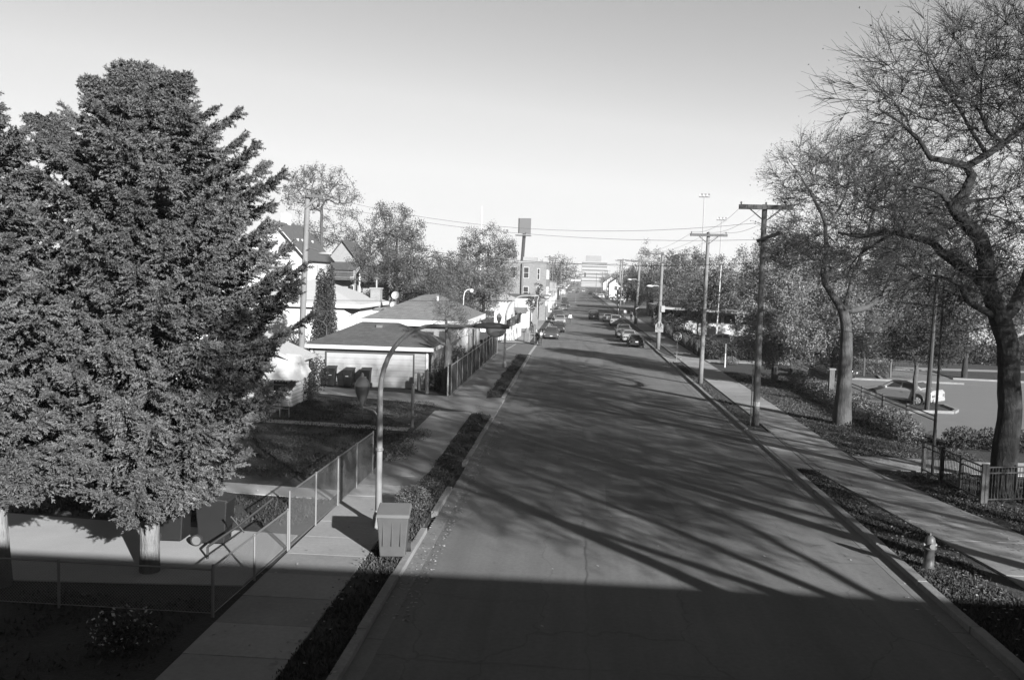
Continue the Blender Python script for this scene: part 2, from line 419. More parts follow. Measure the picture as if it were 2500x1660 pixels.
def tree(name, label, base, limbs, regs, natt, seed, tipr=0.006, twig=None, leaf=None, bark=None, leafm=None, group=None, step=0.6, cat='tree', ex=0.45, shell=0.45, wig=0.12, sides=7):
    """limbs: [(points, radii, parent limb, node, allowed)]; regs: crown ellipsoids; leaf: (per tip, spread, size)"""
    rng = np.random.default_rng(seed); sk = Skel(); ids = []
    for pts, rad, pl, pn, ok in limbs:
        ids.append(sk.poly(pts, rad, -1 if pl is None else ids[pl][pn], ok))
    att = ellpts(regs, natt, rng, shell)
    tips = sk.grow(att, rng, step, wig)
    rr = sk.radii(tipr, ex); P = np.array(sk.p); par = np.array(sk.par)
    root = thing(name, label, cat, base, group=group)
    e = np.where(par >= 0)[0]; r1 = rr[e]; r0 = np.minimum(rr[par[e]], r1 * 1.6 + 0.002)
    big = r1 > 0.045
    off = base
    v, f = limbmesh(P, par, rr, e[big], sides, rng)
    nmesh('trunk', v, f, bark, root, smooth=True, off=off)
    sm = ~big
    vs, fs, at, k = [], [], [], 0
    v, f = frusta(P[par[e[sm]]], P[e[sm]], r0[sm], r1[sm], 3); vs.append(v); fs.append(f); k = len(v)
    ctr = np.mean(att, axis=0)
    if twig:
        per, ln, tr = twig
        thin = e[rr[e] < tipr * 3.2]
        src = np.repeat(thin, per); n = len(src); o = P[src]
        out = o - ctr; out /= np.linalg.norm(out, axis=1)[:, None] + 1e-6
        dirp = P[src] - P[par[src]]; dirp /= np.linalg.norm(dirp, axis=1)[:, None] + 1e-6
        d = out * 0.4 + dirp * 0.9 + unit(rng, n) * 0.55; d /= np.linalg.norm(d, axis=1)[:, None]
        L = ln * rng.uniform(0.4, 1.2, (n, 1)); mid = o + d * L * 0.5
        d2 = d + unit(rng, n) * 0.45; d2 /= np.linalg.norm(d2, axis=1)[:, None]; end = mid + d2 * L * 0.5
        d3 = d + unit(rng, n) * 0.9; d3 /= np.linalg.norm(d3, axis=1)[:, None]; end3 = mid + d3 * L * 0.45
        R0 = np.full(n, tr); R1 = np.full(n, tr * 0.7); R2 = np.full(n, tr * 0.4)
        for a, b, q0, q1 in ((o, mid, R0, R1), (mid, end, R1, R2), (mid, end3, R1, R2)):
            v, f = frusta(a, b, q0, q1, 3); fs.append(f + k); vs.append(v); k += len(v)
        tipsP = np.concatenate([end, end3])
    else: tipsP = P[tips]
    nmesh('branches', np.concatenate(vs), np.concatenate(fs), bark, root, off=off)
    if leaf:
        per, spread, size = leaf; spread *= .8
        src = np.repeat(tipsP, int(per), axis=0) if per >= 1 else tipsP[rng.random(len(tipsP)) < per]
        cl = np.repeat(rng.uniform(0.6, 1.3, len(tipsP)), int(per)) if per >= 1 else rng.uniform(0.8, 1.2, len(src))
        c = src + rng.normal(0, 1, src.shape) * spread
        c = c[c[:, 2] > base[2] + 0.3]; cl = cl[:len(c)]
        v, f = leafquads(c, size, rng)
        nmesh('crown', v, f, leafm, root, attr=cl * rng.uniform(0.65, 1.3, len(c)), off=off)
    return root
def leafm(name, col, transl=0.3): return mat(name, col, 0.75, attr=1, transl=transl)
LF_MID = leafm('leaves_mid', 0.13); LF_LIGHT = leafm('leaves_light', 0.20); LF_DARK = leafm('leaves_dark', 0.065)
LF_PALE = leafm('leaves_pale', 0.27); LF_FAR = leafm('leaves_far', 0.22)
def broad(name, label, x, y, h, regs, natt, seed, leaf, bark=None, lm=None, r=0.22, fork=0.35, lean=(0, 0), z0=0.1, group=None, **k):
    """a leafy tree: trunk to the fork, then limbs drawn towards the crown ellipsoids"""
    b = (x, y, z0); zf = h * fork
    limbs = [([(x, y, z0), (x + lean[0] * .5, y + lean[1] * .5, zf * .5), (x + lean[0], y + lean[1], zf), (x + lean[0] * 1.3, y + lean[1] * 1.3, h * 0.75)], [r * 1.25, r, r * .85, r * .3], None, 0, True)]
    root = tree(name, label, b, limbs, regs, natt, seed, leaf=leaf, bark=bark or BARKD, leafm=lm or LF_MID, group=group, **k)
    return root
def bush(name, label, ells, n, size, lm, seed, cat='bush', group=None, z0=0.1, kind=None, shell=0.5):
    rng = np.random.default_rng(seed); base = (ells[0][0], ells[0][1], z0)
    root = thing(name, label, cat, base, group=group)
    if kind: root['kind'] = kind
    c = ellpts(ells, n, rng, shell); c = c[c[:, 2] > z0 + 0.02]
    v, f = leafquads(c, size, rng, 0.65)
    cl = 0.75 + 0.5 * (np.sin(c[:, 0] * 5 + 1) * np.sin(c[:, 1] * 4.1) * np.sin(c[:, 2] * 6) > 0)
    nmesh('foliage', v, f, lm, root, attr=cl * rng.uniform(0.6, 1.3, len(c)), off=base)
    tp = c[rng.choice(len(c), min(len(c), 16 * len(ells)), replace=False)]
    ctr = np.array([[e[0], e[1], z0] for e in ells]); near = np.argmin(np.linalg.norm(tp[:, None, :2] - ctr[None, :, :2], axis=2), axis=1)
    v, f = frusta(ctr[near], tp, np.full(len(tp), .015), np.full(len(tp), .006), 3)
    nmesh('stems', v, f, BARKD, root, off=base)
    return root
def spruce(label, x, y, prof, seed, lean=(0, 0), extra=(), dens=1.0, r=0.215, zb=0.0):
    """prof: (z, radius) pairs; extra: side leaders (point list, radius)"""
    rng = np.random.default_rng(seed); root = thing('spruce_tree', label, 'spruce tree', (x, y, zb))
    zt = prof[-1][0]; off = (x, y, zb)
    t = M()
    pts = [(x + lean[0] * (z / zt), y + lean[1] * (z / zt), z) for z in np.linspace(zb, zt, 10)]
    t.tube(pts, [r * 1.12] + [r * (1 - i / 10) + 0.03 for i in range(1, 10)], 10); t.build('trunk', BARKP, root, smooth=True)
    zs = [p[0] for p in prof]; rs = [p[1] for p in prof]
    B0, B1, RR, need_c, need_u, need_w, av = [], [], [], [], [], [], []
    def sprays(path):
        # path: K x 3 main axis; side twigs both sides and below, needle blades along them
        K = len(path); seg = np.diff(path, axis=0); Ls = np.linalg.norm(seg, axis=1); tot = Ls.sum()
        cum = np.concatenate([[0], np.cumsum(Ls)]) / tot
        nt_ = int(tot / 0.022 * dens) + 10
        tt = np.sort(0.12 + 0.9 * rng.uniform(0, 1.0, nt_) ** 0.72)
        o = np.stack([np.interp(tt, cum, path[:, i]) for i in range(3)], axis=1)
        ax = np.stack([np.interp(tt, cum[:-1], (seg / Ls[:, None])[:, i]) for i in range(3)], axis=1)
        ax /= np.linalg.norm(ax, axis=1)[:, None]
        side = np.cross(ax, np.array([[0, 0, 1.0]])); side /= np.linalg.norm(side, axis=1)[:, None] + 1e-6
        sg = np.where(rng.random((nt_, 1)) < 0.5, 1.0, -1.0)
        d = ax * 0.6 + side * sg * rng.uniform(0.2, 1.2, (nt_, 1)) + np.array([[0, 0, 1.0]]) * rng.normal(-0.10, 0.22, (nt_, 1))
        d /= np.linalg.norm(d, axis=1)[:, None]
        TL = (0.27 + 0.36 * min(1.7, tot / 2) * np.clip(1.02 - tt, 0, 1)[:, None] ** .8) * rng.uniform(0.6, 1.15, (nt_, 1))
        e = o + d * TL + np.array([[0, 0, -0.10]]) * TL
        B0.append(o); B1.append(e); RR.append(np.full(nt_, 0.006))
        per = 46
        u = np.tile(np.linspace(0.12, 1.03, per), nt_)[:, None]
        oo = np.repeat(o, per, 0); dd = np.repeat(e - o, per, 0); c = oo + dd * u
        dn = dd / (np.linalg.norm(dd, axis=1)[:, None] + 1e-6)
        q = dn * 0.75 + unit(rng, len(c)) * 0.75; q /= np.linalg.norm(q, axis=1)[:, None]
        w = np.cross(q, unit(rng, len(c))); w /= np.linalg.norm(w, axis=1)[:, None] + 1e-6
        ln = rng.uniform(0.028, 0.056, (len(c), 1)); need_c.append(c + q * ln * 0.6); need_u.append(q * ln); need_w.append(w * rng.uniform(0.0085, 0.0145, (len(c), 1)))
        av.append(np.repeat(rng.uniform(0.68, 1.36, nt_), per) * rng.uniform(0.8, 1.2, len(c)) * rng.uniform(.8, 1.25))
    z = prof[0][0] + 0.05; ph = rng.uniform(0, 6.28)
    while z < zt - 0.1:
        Rz = float(np.interp(z, zs, rs)); nb = 14 if Rz > 2.2 else (11 if Rz > 1.2 else 7)
        for k in range(nb):
            a = ph + 2 * math.pi * k / nb + rng.normal(0, 0.16)
            lump = 0.80 + 0.34 * math.sin(3 * a + z * 1.3 + seed) * math.sin(1.7 * z + a * 2)
            zj = rng.normal(0, 0.07); L = Rz * lump * rng.uniform(0.82, 1.04); f = (z - prof[0][0]) / (zt - prof[0][0])
            rise = -0.16 + 0.55 * f ** 1.4
            tq = np.linspace(0, 1, 7)[:, None]
            cx, cy = x + lean[0] * z / zt, y + lean[1] * z / zt
            rad = tq * L; droop = (rise * tq - 0.34 * (1.1 - f) * tq * (1 - tq) * 2 + 0.16 * tq ** 3) * L
            path = np.concatenate([cx + math.cos(a) * rad, cy + math.sin(a) * rad, z + droop + zj], axis=1)
            path[1:] += rng.normal(0, 0.03, (6, 3)); 
            B0.append(path[:-1]); B1.append(path[1:]); RR.append(np.linspace(0.03, 0.008, 6) * (0.6 + L / 3))
            sprays(path)
        z += 0.40 + 0.08 * (Rz > 2); ph += 0.9
    for pts, rad in extra:
        pts = np.array(pts, float); n = 26
        cum = np.linspace(0, 1, len(pts)); 
        B0.append(pts[:-1]); B1.append(pts[1:]); RR.append(np.full(len(pts) - 1, 0.05))
        for i in range(n):
            t_ = 0.1 + 0.9 * i / n; o = np.array([np.interp(t_, cum, pts[:, j]) for j in range(3)])
            for k in range(4):
                a = rng.uniform(0, 6.28); L = rad * (1.1 - t_) * rng.uniform(0.6, 1.1) + 0.15; tq = np.linspace(0, 1, 5)[:, None]
                path = np.concatenate([o[0] + math.cos(a) * tq * L, o[1] + math.sin(a) * tq * L, o[2] + tq * L * 0.55], axis=1); sprays(path)
    v, f = frusta(np.concatenate(B0), np.concatenate(B1), np.concatenate(RR), np.concatenate(RR) * 0.6, 3)
    nmesh('branches', v, f, BARKD, root, off=off)
    v, f = quads(np.concatenate(need_c), np.concatenate(need_u), np.concatenate(need_w))
    nmesh('crown', v, f, NEEDLE, root, attr=np.concatenate(av), off=off)
    return root
BARKP = mat('spruce_bark', 0.22, 0.95, kind='bark')

# ------------------------------------------------------------------ the ground
struct('ground', M().box(-3000, 3000, -1500, 5000, -0.6, -0.06), GRASS)
g = M()
g.box(-4.0, 8.62, -60, 1500, -0.3, 0.0); struct('road', g, ASPH)
g = M(); g.box(-60, -4.0, 83.2, 97.4, -0.3, -0.004); g.box(-400, -4.0, 236, 262, -0.3, -0.004); g.box(8.62, 400, 236, 262, -0.3, -0.004)
struct('side_street', g, ASPH2)
# blocks of ground behind the kerbs
def kerb_run(m, x, y0, y1, side, w=0.17, h=0.14):
    y = y0
    while y < y1 - 0.01:
        ye = min(y + RNG.uniform(2.6, 4.4), y1)
        dx = RNG.normal(0, 0.012); dz = RNG.normal(0, 0.008)
        a, b = (x - w, x) if side < 0 else (x, x + w)
        m.box(a + dx, b + dx, y + 0.012, ye - 0.012, -0.1, h + dz)
        y = ye
k = M()
kerb_run(k, -4.0, 10, 24.5, -1, 0.2); kerb_run(k, -4.0, 26.2, 29.5, -1, 0.2); kerb_run(k, -4.0, 33.5, 45.2, -1, 0.18, 0.11)
kerb_run(k, -4.02, 52.6, 81.5, -1, 0.22); kerb_run(k, -4.0, 98.5, 236, -1, 0.2); kerb_run(k, -4.0, 262, 700, -1, 0.2)
kerb_run(k, 8.62, 6, 34.8, 1, 0.24, 0.15); kerb_run(k, 8.62, 44.4, 79.6, 1, 0.2); kerb_run(k, 8.62, 89.5, 236, 1, 0.2); kerb_run(k, 8.62, 262, 700, 1, 0.2)
for (a, b) in (((8.72, 89.5), (8.9, 86.5)), ((8.9, 86.5), (9.3, 84.2)), ((9.3, 84.2), (10.0, 83.0))):
    k.bar((a[0], a[1], 0.05), (b[0], b[1], 0.05), 0.2, 0.2)
struct('kerb', k, KERB, bevel=0.02)
g = M()
for y0, y1 in ((-60, 83.2), (97.4, 236), (262, 1500)): g.box(-400, -4.2, y0, y1, -0.4, 0.075)
for y0, y1 in ((-60, 236), (262, 1500)): g.box(8.80, 400, y0, y1, -0.4, 0.075)
struct('lawn', g, GRASS)
# sidewalks: slabs with open joints, 4 mm and more above the lawn
def slabs(m, left, right, y0, y1, dy, z=0.12, gap=0.014):
    def xi(pl, y): return float(np.interp(y, [p[1] for p in pl], [p[0] for p in pl]))
    y = y0
    while y < y1 - 0.02:
        ye = min(y + dy, y1); dz = RNG.normal(0, 0.004)
        m.slab([(xi(left, y + gap), y + gap), (xi(right, y + gap), y + gap), (xi(right, ye), ye), (xi(left, ye), ye)], 0.0, z + dz)
        y = ye
s = M()
slabs(s, [(-7.1, 8), (-7.3, 50), (-7.1, 83)], [(-5.05, 8), (-5.15, 30), (-5.3, 46), (-5.2, 83)], 8, 46.2, 1.52)
slabs(s, [(-7.1, 8), (-7.3, 50), (-7.1, 83)], [(-5.05, 8), (-5.2, 83)], 51.6, 82.6, 1.52)
slabs(s, [(-8.2, 97), (-8.2, 230)], [(-5.0, 97), (-5.0, 230)], 98.2, 235, 1.8)
slabs(s, [(-8.2, 260), (-8.2, 700)], [(-4.3, 260), (-4.3, 700)], 262.5, 500, 3)
slabs(s, [(10.6, 6), (11.2, 22), (10.4, 28), (9.55, 35), (9.85, 50), (9.85, 235)], [(14.0, 6), (13.5, 26.5), (12.5, 31), (11.85, 35.7), (12.1, 59), (12.2, 235)], 6, 235, 1.52)
slabs(s, [(9.85, 260), (9.85, 500)], [(12.2, 260), (12.2, 500)], 262.5, 500, 3)
so = struct('sidewalk', s, SLABM, bevel=0.006)
nf = len(so.data.polygons); va = so.data.attributes.new('v', 'FLOAT', 'FACE'); va.data.foreach_set('value', np.repeat(RNG.uniform(.80, 1.14, nf // 6 + 1), 6)[:nf].astype(np.float32))
# driveways, aprons, paths
d = M()
d.slab([(-4.0, 45.4), (-4.0, 52.4), (-5.3, 51.8), (-5.3, 46.0)], 0.0, 0.10)
d.slab([(-5.3, 46.35), (-5.3, 51.45), (-16.9, 54.7), (-16.9, 52.3), (-9.5, 49.4)], 0.0, 0.114)
d.slab([(8.62, 35.0), (8.62, 44.2), (9.75, 43.2), (9.62, 35.0)], 0.0, 0.10)
d.slab([(11.95, 35.6), (12.0, 38.2), (17.4, 37.9), (17.4, 35.4)], 0.0, 0.108)
d.slab([(8.62, 80.0), (8.62, 88.8), (9.8, 84.0), (9.8, 81.0)], 0.0, 0.095)
d.slab([(12.3, 81.3), (12.3, 83.6), (24, 83.6), (24, 81.3)], 0.0, 0.11)
struct('driveway', d, CONC)
p = M()
p.slab([(-7.4, 19.3), (-7.4, 23.3), (-19, 24.3), (-19, 18.4)], 0.0, 0.105)       # paved yard under the spruces
p.slab([(-7.6, 27.2), (-7.6, 28.4), (-19, 29.6), (-19, 28.4)], 0.0, 0.105)
p.slab([(17.4, 35.4), (17.4, 37.9), (30, 39.5), (30, 36.5)], 0.0, 0.108)
p.slab([(-7.6, 40.0), (-7.6, 40.9), (-15, 41.8), (-15, 41.0)], 0.0, 0.10)
struct('path', p, mat('yard_concrete', 0.42, 0.9, n=(0.9, 0.15, 20, 0.14), bump=(50, 0.2, 0.01)))
l = M(); l.slab([(17.8, 42.5), (60, 46), (60, 66), (22.5, 70.0), (17.8, 73)], 0.0, 0.082)
l.slab([(24.5, 69.9), (60, 66.1), (60, 72), (36, 74), (34, 80), (27, 80)], 0.0, 0.080)
struct('parking_lot', l, LOT)
l = M()
isl = [(17.9, 51.8), (21.0, 52.75), (22.2, 52.75), (22.8, 53.7), (22.9, 55.7), (22.3, 56.4), (17.9, 56.0)]
for i in range(1, 6): l.bar((*isl[i - 1], 0.1), (*isl[i], 0.1), 0.22, 0.28)
for a, b in (((18.5, 70.6), (24.0, 70.1)), ((24.0, 70.1), (29.8, 69.3)), ((30.5, 73.0), (40, 71.5)), ((24.0, 70.1), (26.3, 80))): l.bar((*a, 0.1), (*b, 0.1), 0.22, 0.24)
struct('lot_kerb', l, KERB)
l = M().slab([(q[0], q[1]) for q in isl], 0.0, 0.13); struct('island_lawn', l, GRASS)
l = M().slab([(30.6, 73.2), (60, 70), (60, 82), (31.5, 80)], 0.0, 0.13); l.slab([(18, 70.8), (23.8, 70.4), (26, 80), (18, 80)], 0.0, 0.13); struct('verge', l, GRASS)
l = M().slab([(26.5, 80.1), (60, 80.1), (60, 82.6), (26.5, 82.6)], 0.0, 0.115); struct('back_path', l, CONC)
gt = M()
for x0, x1, segs in ((-4.0, -3.62, ((14, 45.2), (52.6, 81.5), (98.5, 236))), (8.22, 8.62, ((10, 79.6), (89.5, 236)))):
    for a_, b_ in segs:
        y = a_
        while y < b_ - .05: ye = min(y + 3.0, b_); gt.slab([(x0, y + .01), (x1, y + .01), (x1, ye - .01), (x0, ye - .01)], -.1, .004 + RNG.uniform(0, .003)); y = ye
struct('gutter', gt, mat('gutter_concrete', .19, .9, n=(1.4, .3, 15, .3), bump=(40, .3, .01)))
pt_ = M()
for x0, y0, w_, l_ in ((1.2, 28, 2.2, 3.4), (-2.9, 36.5, 1.4, 2.2), (4.6, 52, 2.6, 4.5), (-1.8, 61, 1.5, 6), (2.6, 75, 3.2, 5), (5.4, 34, 1.2, 1.6), (-3.0, 104.5, 2.5, 5)):
    pt_.slab([(x0, y0), (x0 + w_, y0 + .1), (x0 + w_ - .05, y0 + l_), (x0 + .08, y0 + l_ - .1)], -.05, .0025)
struct('road_patch', pt_, mat('patched_asphalt', .115, .92, n=(.8, .2, 18, .25), bump=(60, .3, .01)))
# tar joints and cracks in the street
t = M()
def crack(pts, w, z=0.004, wig=0.05, step=0.5):
    q = []
    for a, b in zip(pts[:-1], pts[1:]):
        L = math.dist(a, b); n = max(1, int(L / step))
        for i in range(n):
            u = i / n; q.append((a[0] + (b[0] - a[0]) * u + RNG.normal(0, wig), a[1] + (b[1] - a[1]) * u + RNG.normal(0, wig)))
    q.append(pts[-1]); 
    for a, b in zip(q[:-1], q[1:]):
        dx, dy = b[0] - a[0], b[1] - a[1]; L = math.hypot(dx, dy) + 1e-6; nx, ny = -dy / L, dx / L
        w0 = w * RNG.uniform(0.4, 1.2) / 2
        t.add([(a[0] - nx * w0, a[1] - ny * w0, z), (b[0] - nx * w0, b[1] - ny * w0, z), (b[0] + nx * w0, b[1] + ny * w0, z), (a[0] + nx * w0, a[1] + ny * w0, z)], [(0, 1, 2, 3)])
crack([(0.45, 14), (0.5, 22), (0.45, 30), (0.62, 42), (0.45, 60), (0.4, 90), (0.3, 140), (0.2, 240)], 0.07, wig=0.03)
y = 16.0; i = 0
while y < 150:
    x0, x1 = (-3.9, 0.5) if i % 3 else (-3.9, 8.5)
    if i % 3 == 2: x0, x1 = 0.5, 8.5
    crack([(x0, y + RNG.normal(0, .2)), ((x0 + x1) / 2, y + RNG.normal(0, .15)), (x1, y + RNG.normal(0, .2))], 0.035 + y * 0.0003, wig=0.03)
    y += RNG.uniform(2.2, 4.6) * (1 if y < 60 else 1.8); i += 1
crack([(-3.4, 24), (-3.5, 33), (-3.6, 45), (-3.5, 60), (-3.6, 80)], 0.05, wig=0.06)
crack([(7.9, 30), (7.95, 44), (7.9, 60), (7.9, 95)], 0.04, wig=0.04)
crack([(9.9, 35.0), (9.75, 44.4)], 0.05, z=0.128, wig=0.02); crack([(8.75, 35.0), (8.7, 44.0)], 0.05, z=0.108, wig=0.02)
for _ in range(26):
    x, y = RNG.uniform(-3, 8), RNG.uniform(20, 120); a = RNG.uniform(0, 3.14); L = RNG.uniform(0.5, 2.2)
    crack([(x, y), (x + math.cos(a) * L, y + math.sin(a) * L)], 0.04, wig=0.08, step=0.25, z=0.0045)
arc = [(0.3 + 3.4 * math.sin(u), 108 + 8 * (1 - math.cos(u))) for u in np.linspace(0, 2.9, 14)]
crack(arc, 0.16, z=0.005, wig=0.02)
crack([(0.9, 76), (1.7, 84), (1.9, 92), (1.2, 99)], 0.3, z=0.005, wig=0.02)
o = t.build('road_cracks', TAR); o['kind'] = 'structure'
pnt = M()
def stripe(x0, x1, y0, y1, z=0.005): pnt.add([(x0, y0, z), (x1, y0, z), (x1, y1, z), (x0, y1, z)], [(0, 1, 2, 3)])
stripe(-3.8, 8.5, 99.0, 99.18); stripe(-3.9, 0.0, 96.0, 96.15)
for x in np.arange(0.3, 8.5, 1.15): stripe(x, x + 0.6, 240.6, 241.8)
for x in np.arange(-3.4, 3.4, 1.25): stripe(x, x + 0.75, 163.2, 163.9)
stripe(0.08, 0.26, 280, 350)
for y in range(360, 640, 24): stripe(0.08, 0.24, y, y + 9)
pnt.add([(-4.35, 84, 0.0), (-4.1, 84, 0.0), (-4.0, 96.5, 0.0), (-4.25, 96.5, 0.0)], [(0, 1, 2, 3)])
pnt.add([(-6.9, 89, 0.0), (-6.75, 89, 0.0), (-6.3, 97, 0.0), (-6.45, 97, 0.0)], [(0, 1, 2, 3)])
for j in range(4): pnt.add([(7.6 - j * 1.1, 300, 0.006), (7.75 - j * 1.1, 300, 0.006), (7.0 - j * 1.1, 345, 0.006), (6.8 - j * 1.1, 345, 0.006)], [(0, 1, 2, 3)])
o = pnt.build('road_marking', PAINT); o['kind'] = 'structure'
mh = M().lathe((0, 0, 0), [(0.46, 0), (0.46, 0.008), (0.40, 0.010), (0.39, 0.006), (0.0, 0.006)], 24)
one('manhole_cover', 'round metal manhole cover set in the middle of the street', 'manhole cover', mh, mat('worn_iron', 0.34, 0.55, n=(30, 0.3), bump=(60, 0.6, 0.01)), (2.68, 37.0, 0.001))
mh = M().lathe((0, 0, 0), [(0.4, 0), (0.4, 0.008), (0.34, 0.010), (0.33, 0.006), (0.0, 0.006)], 24)
one('manhole_cover', 'dark drain cover at the mouth of the drive before the stop sign', 'manhole cover', mh, GREYM, (8.3, 82.6, 0.003))

# ------------------------------------------------------------------ grass tufts and fallen leaves
def strip_pts(rng, n, x0, x1, y0, y1, pw=1.0):
    y = y0 + (y1 - y0) * rng.random(n) ** pw
    return np.stack([rng.uniform(x0, x1, n), y], 1)
def keep_out(P, rects):
    k = np.ones(len(P), bool)
    for x0, x1, y0, y1 in rects: k &= ~((P[:, 0] > x0) & (P[:, 0] < x1) & (P[:, 1] > y0) & (P[:, 1] < y1))
    return P[k]
rng = np.random.default_rng(3)
P = np.concatenate([strip_pts(rng, 18000, -5.1, -4.2, 14, 45.6), strip_pts(rng, 6000, -5.15, -4.3, 52.5, 82), strip_pts(rng, 30000, 8.9, 9.7, 12, 35),
    strip_pts(rng, 12000, 9.6, 10.6, 12, 28), strip_pts(rng, 6000, 8.9, 9.75, 44.5, 80), strip_pts(rng, 40000, 12.0, 17.6, 38.4, 72),
    strip_pts(rng, 18000, 12.7, 17.0, 26.5, 35.2), strip_pts(rng, 44000, -18, -7.5, 30, 53.5), strip_pts(rng, 12000, -18, -7.6, 23.5, 28), strip_pts(rng, 4000, -12, -7.6, 12, 19)])
xs = np.array([13.6, 12.9, 12.3, 12.1]); 
P = P[~((P[:, 0] > 9) & (P[:, 0] < 14) & (P[:, 0] > np.interp(P[:, 1], [6, 22, 28, 35], [10.6, 11.2, 10.4, 9.55]) - 0.05) & (P[:, 0] < np.interp(P[:, 1], [6, 26.5, 31, 35.7, 59], [14, 13.5, 12.5, 11.85, 12.1]) + 0.05))]
P = keep_out(P, [(-19, -7.4, 18.4, 24.2), (-19, -7.4, 27.3, 29.6), (-16.9, -7.2, 49.5, 56)])
bald = np.sin(P[:, 0] * 1.9 + 2 * np.sin(P[:, 1] * .7)) * np.sin(P[:, 1] * 1.3 + np.cos(P[:, 0] * 1.1)) + rng.normal(0, .45, len(P))
P = P[bald > -.15]; P[:, 0] += rng.normal(0, .05, len(P))
n = len(P); c = np.concatenate([P, np.full((n, 1), 0.075)], 1)
lean = np.concatenate([rng.normal(0, 0.45, (n, 2)), np.ones((n, 1))], 1); hgt = rng.uniform(0.03, 0.10, (n, 1)) * (1 + .5 * (rng.random((n, 1)) < .04))
sd_ = unit(rng, n); sd_[:, 2] = 0; sd_ /= np.linalg.norm(sd_, axis=1)[:, None] + 1e-6
w = sd_ * rng.uniform(0.015, 0.035, (n, 1)); v = np.stack([c - w, c + w, c + lean * hgt + w * 0.2, c + lean * hgt - w * 0.2], 1).reshape(-1, 3)
o = nmesh('grass', v, np.arange(4 * n).reshape(-1, 4), BLADE, attr=rng.uniform(0.5, 1.5, n)); tag(o, 'rough short grass on the kerb strips and yards', 'grass', kind='stuff')
P = np.concatenate([strip_pts(rng, 2600, 12.2, 17.4, 36, 70), strip_pts(rng, 500, 8.9, 13.5, 14, 35), strip_pts(rng, 700, 12.5, 18, 22, 35), strip_pts(rng, 220, -7.3, -4.1, 15, 80), strip_pts(rng, 900, -4.0, -3.3, 18, 45), strip_pts(rng, 500, -5.35, -4.9, 15, 80), strip_pts(rng, 500, 9.5, 10.4, 15, 60), strip_pts(rng, 400, 11.7, 12.3, 36, 70), strip_pts(rng, 350, -17, -7.5, 24, 52), strip_pts(rng, 150, -3.5, 8.5, 18, 70), strip_pts(rng, 250, 8.0, 8.6, 15, 75)])
onroad = (P[:, 0] > -4) & (P[:, 0] < 8.62)
c = np.concatenate([P, np.where(onroad, 0.012, 0.15)[:, None]], 1); n = len(c)
a = unit(rng, n); a[:, 2] *= 0.3; b = np.cross(a, np.array([[0, 0, 1.0]])); b /= np.linalg.norm(b, axis=1)[:, None]
v, f = quads(c, a * 0.05 * rng.uniform(.6, 1.3, (n, 1)), b * 0.035)
o = nmesh('fallen_leaves', v, f, FALLEN, attr=rng.uniform(0.5, 1.7, n)); tag(o, 'pale fallen leaves scattered over the grass and gutters', 'leaves', kind='stuff')

# ------------------------------------------------------------------ the elevated train the picture is taken from (its shadow lies across the street)
v = M(); v.box(-70, 70, -9.0, 0.15, 4.25, 5.1); v.box(-70, 70, -0.25, 0.15, 5.1, 5.6)
v.box(-70, -9.5, -8.6, -0.2, -0.3, 4.25); v.box(15.5, 70, -8.6, -0.2, -0.3, 4.25)
tag(struct('railway_viaduct', v, CONC), 'concrete railway viaduct crossing the street under the viewpoint', 'viaduct')
tr = thing('train', 'stainless steel commuter train standing on the viaduct behind the viewpoint', 'train', (0, -2, 5.1))
b = M(); prof = [(-3.4, 5.75), (-3.5, 6.6), (-3.45, 8.6), (-3.05, 9.2), (-2.0, 9.46), (-1.4, 9.42), (-0.55, 8.9), (-0.42, 8.3), (-0.4, 6.6), (-0.5, 5.75)]
nn = len(prof); b.add([(-70, y, z) for y, z in prof] + [(70, y, z) for y, z in prof], [(i, (i + 1) % nn, nn + (i + 1) % nn, nn + i) for i in range(nn)] + [tuple(range(nn))[::-1], tuple(range(nn, 2 * nn))])
b.build('body', STEEL, tr)
for xx in range(-66, 70, 6):
    M().box(xx, xx + 1.4, -0.41, -0.36, 7.2, 8.2).build('window', GLASS, tr)
for xx in range(-60, 70, 20):
    w = M()
    w.tube([(xx, -3.2, 5.55), (xx, -0.7, 5.55)], 0.44, 14); w.box(xx + .3, xx + 2, -3.0, -.9, 5.4, 5.7); w.tube([(xx + 2.2, -3.2, 5.55), (xx + 2.2, -0.7, 5.55)], 0.44, 14)
    w.build('bogie', BLACKM, tr)

# ------------------------------------------------------------------ buildings
def win(parent, ax, c, w, h, pane=GLASS, fr=WHITE, mull=1, fw=0.07, out=0.05, sgn=-1):
    """ax 'y': wall facing -Y (sgn -1); ax 'x': wall facing +X (sgn 1). c is the window centre on the wall face"""
    f = M(); p = M(); x, y, z = c
    def bx(m, a0, a1, z0, z1, d0, d1):
        if ax == 'y': m.box(x + a0, x + a1, y + min(sgn * d0, sgn * d1), y + max(sgn * d0, sgn * d1), z + z0, z + z1)
        else: m.box(x + min(sgn * d0, sgn * d1), x + max(sgn * d0, sgn * d1), y + a0, y + a1, z + z0, z + z1)
    a, b = w / 2, h / 2
    bx(f, -a, a, b - fw, b, -0.02, out); bx(f, -a, a, -b, -b + fw, -0.02, out)
    bx(f, -a, -a + fw, -b + fw, b - fw, -0.02, out); bx(f, a - fw, a, -b + fw, b - fw, -0.02, out)
    if mull: bx(f, -a + fw, a - fw, -fw * .35, fw * .35, -0.02, out * .8)
    o = f.build('window', fr, parent)
    bx(p, -a + fw, a - fw, -b + fw, b - fw, -0.015, 0.012); p.build('pane', pane, o)
    return o
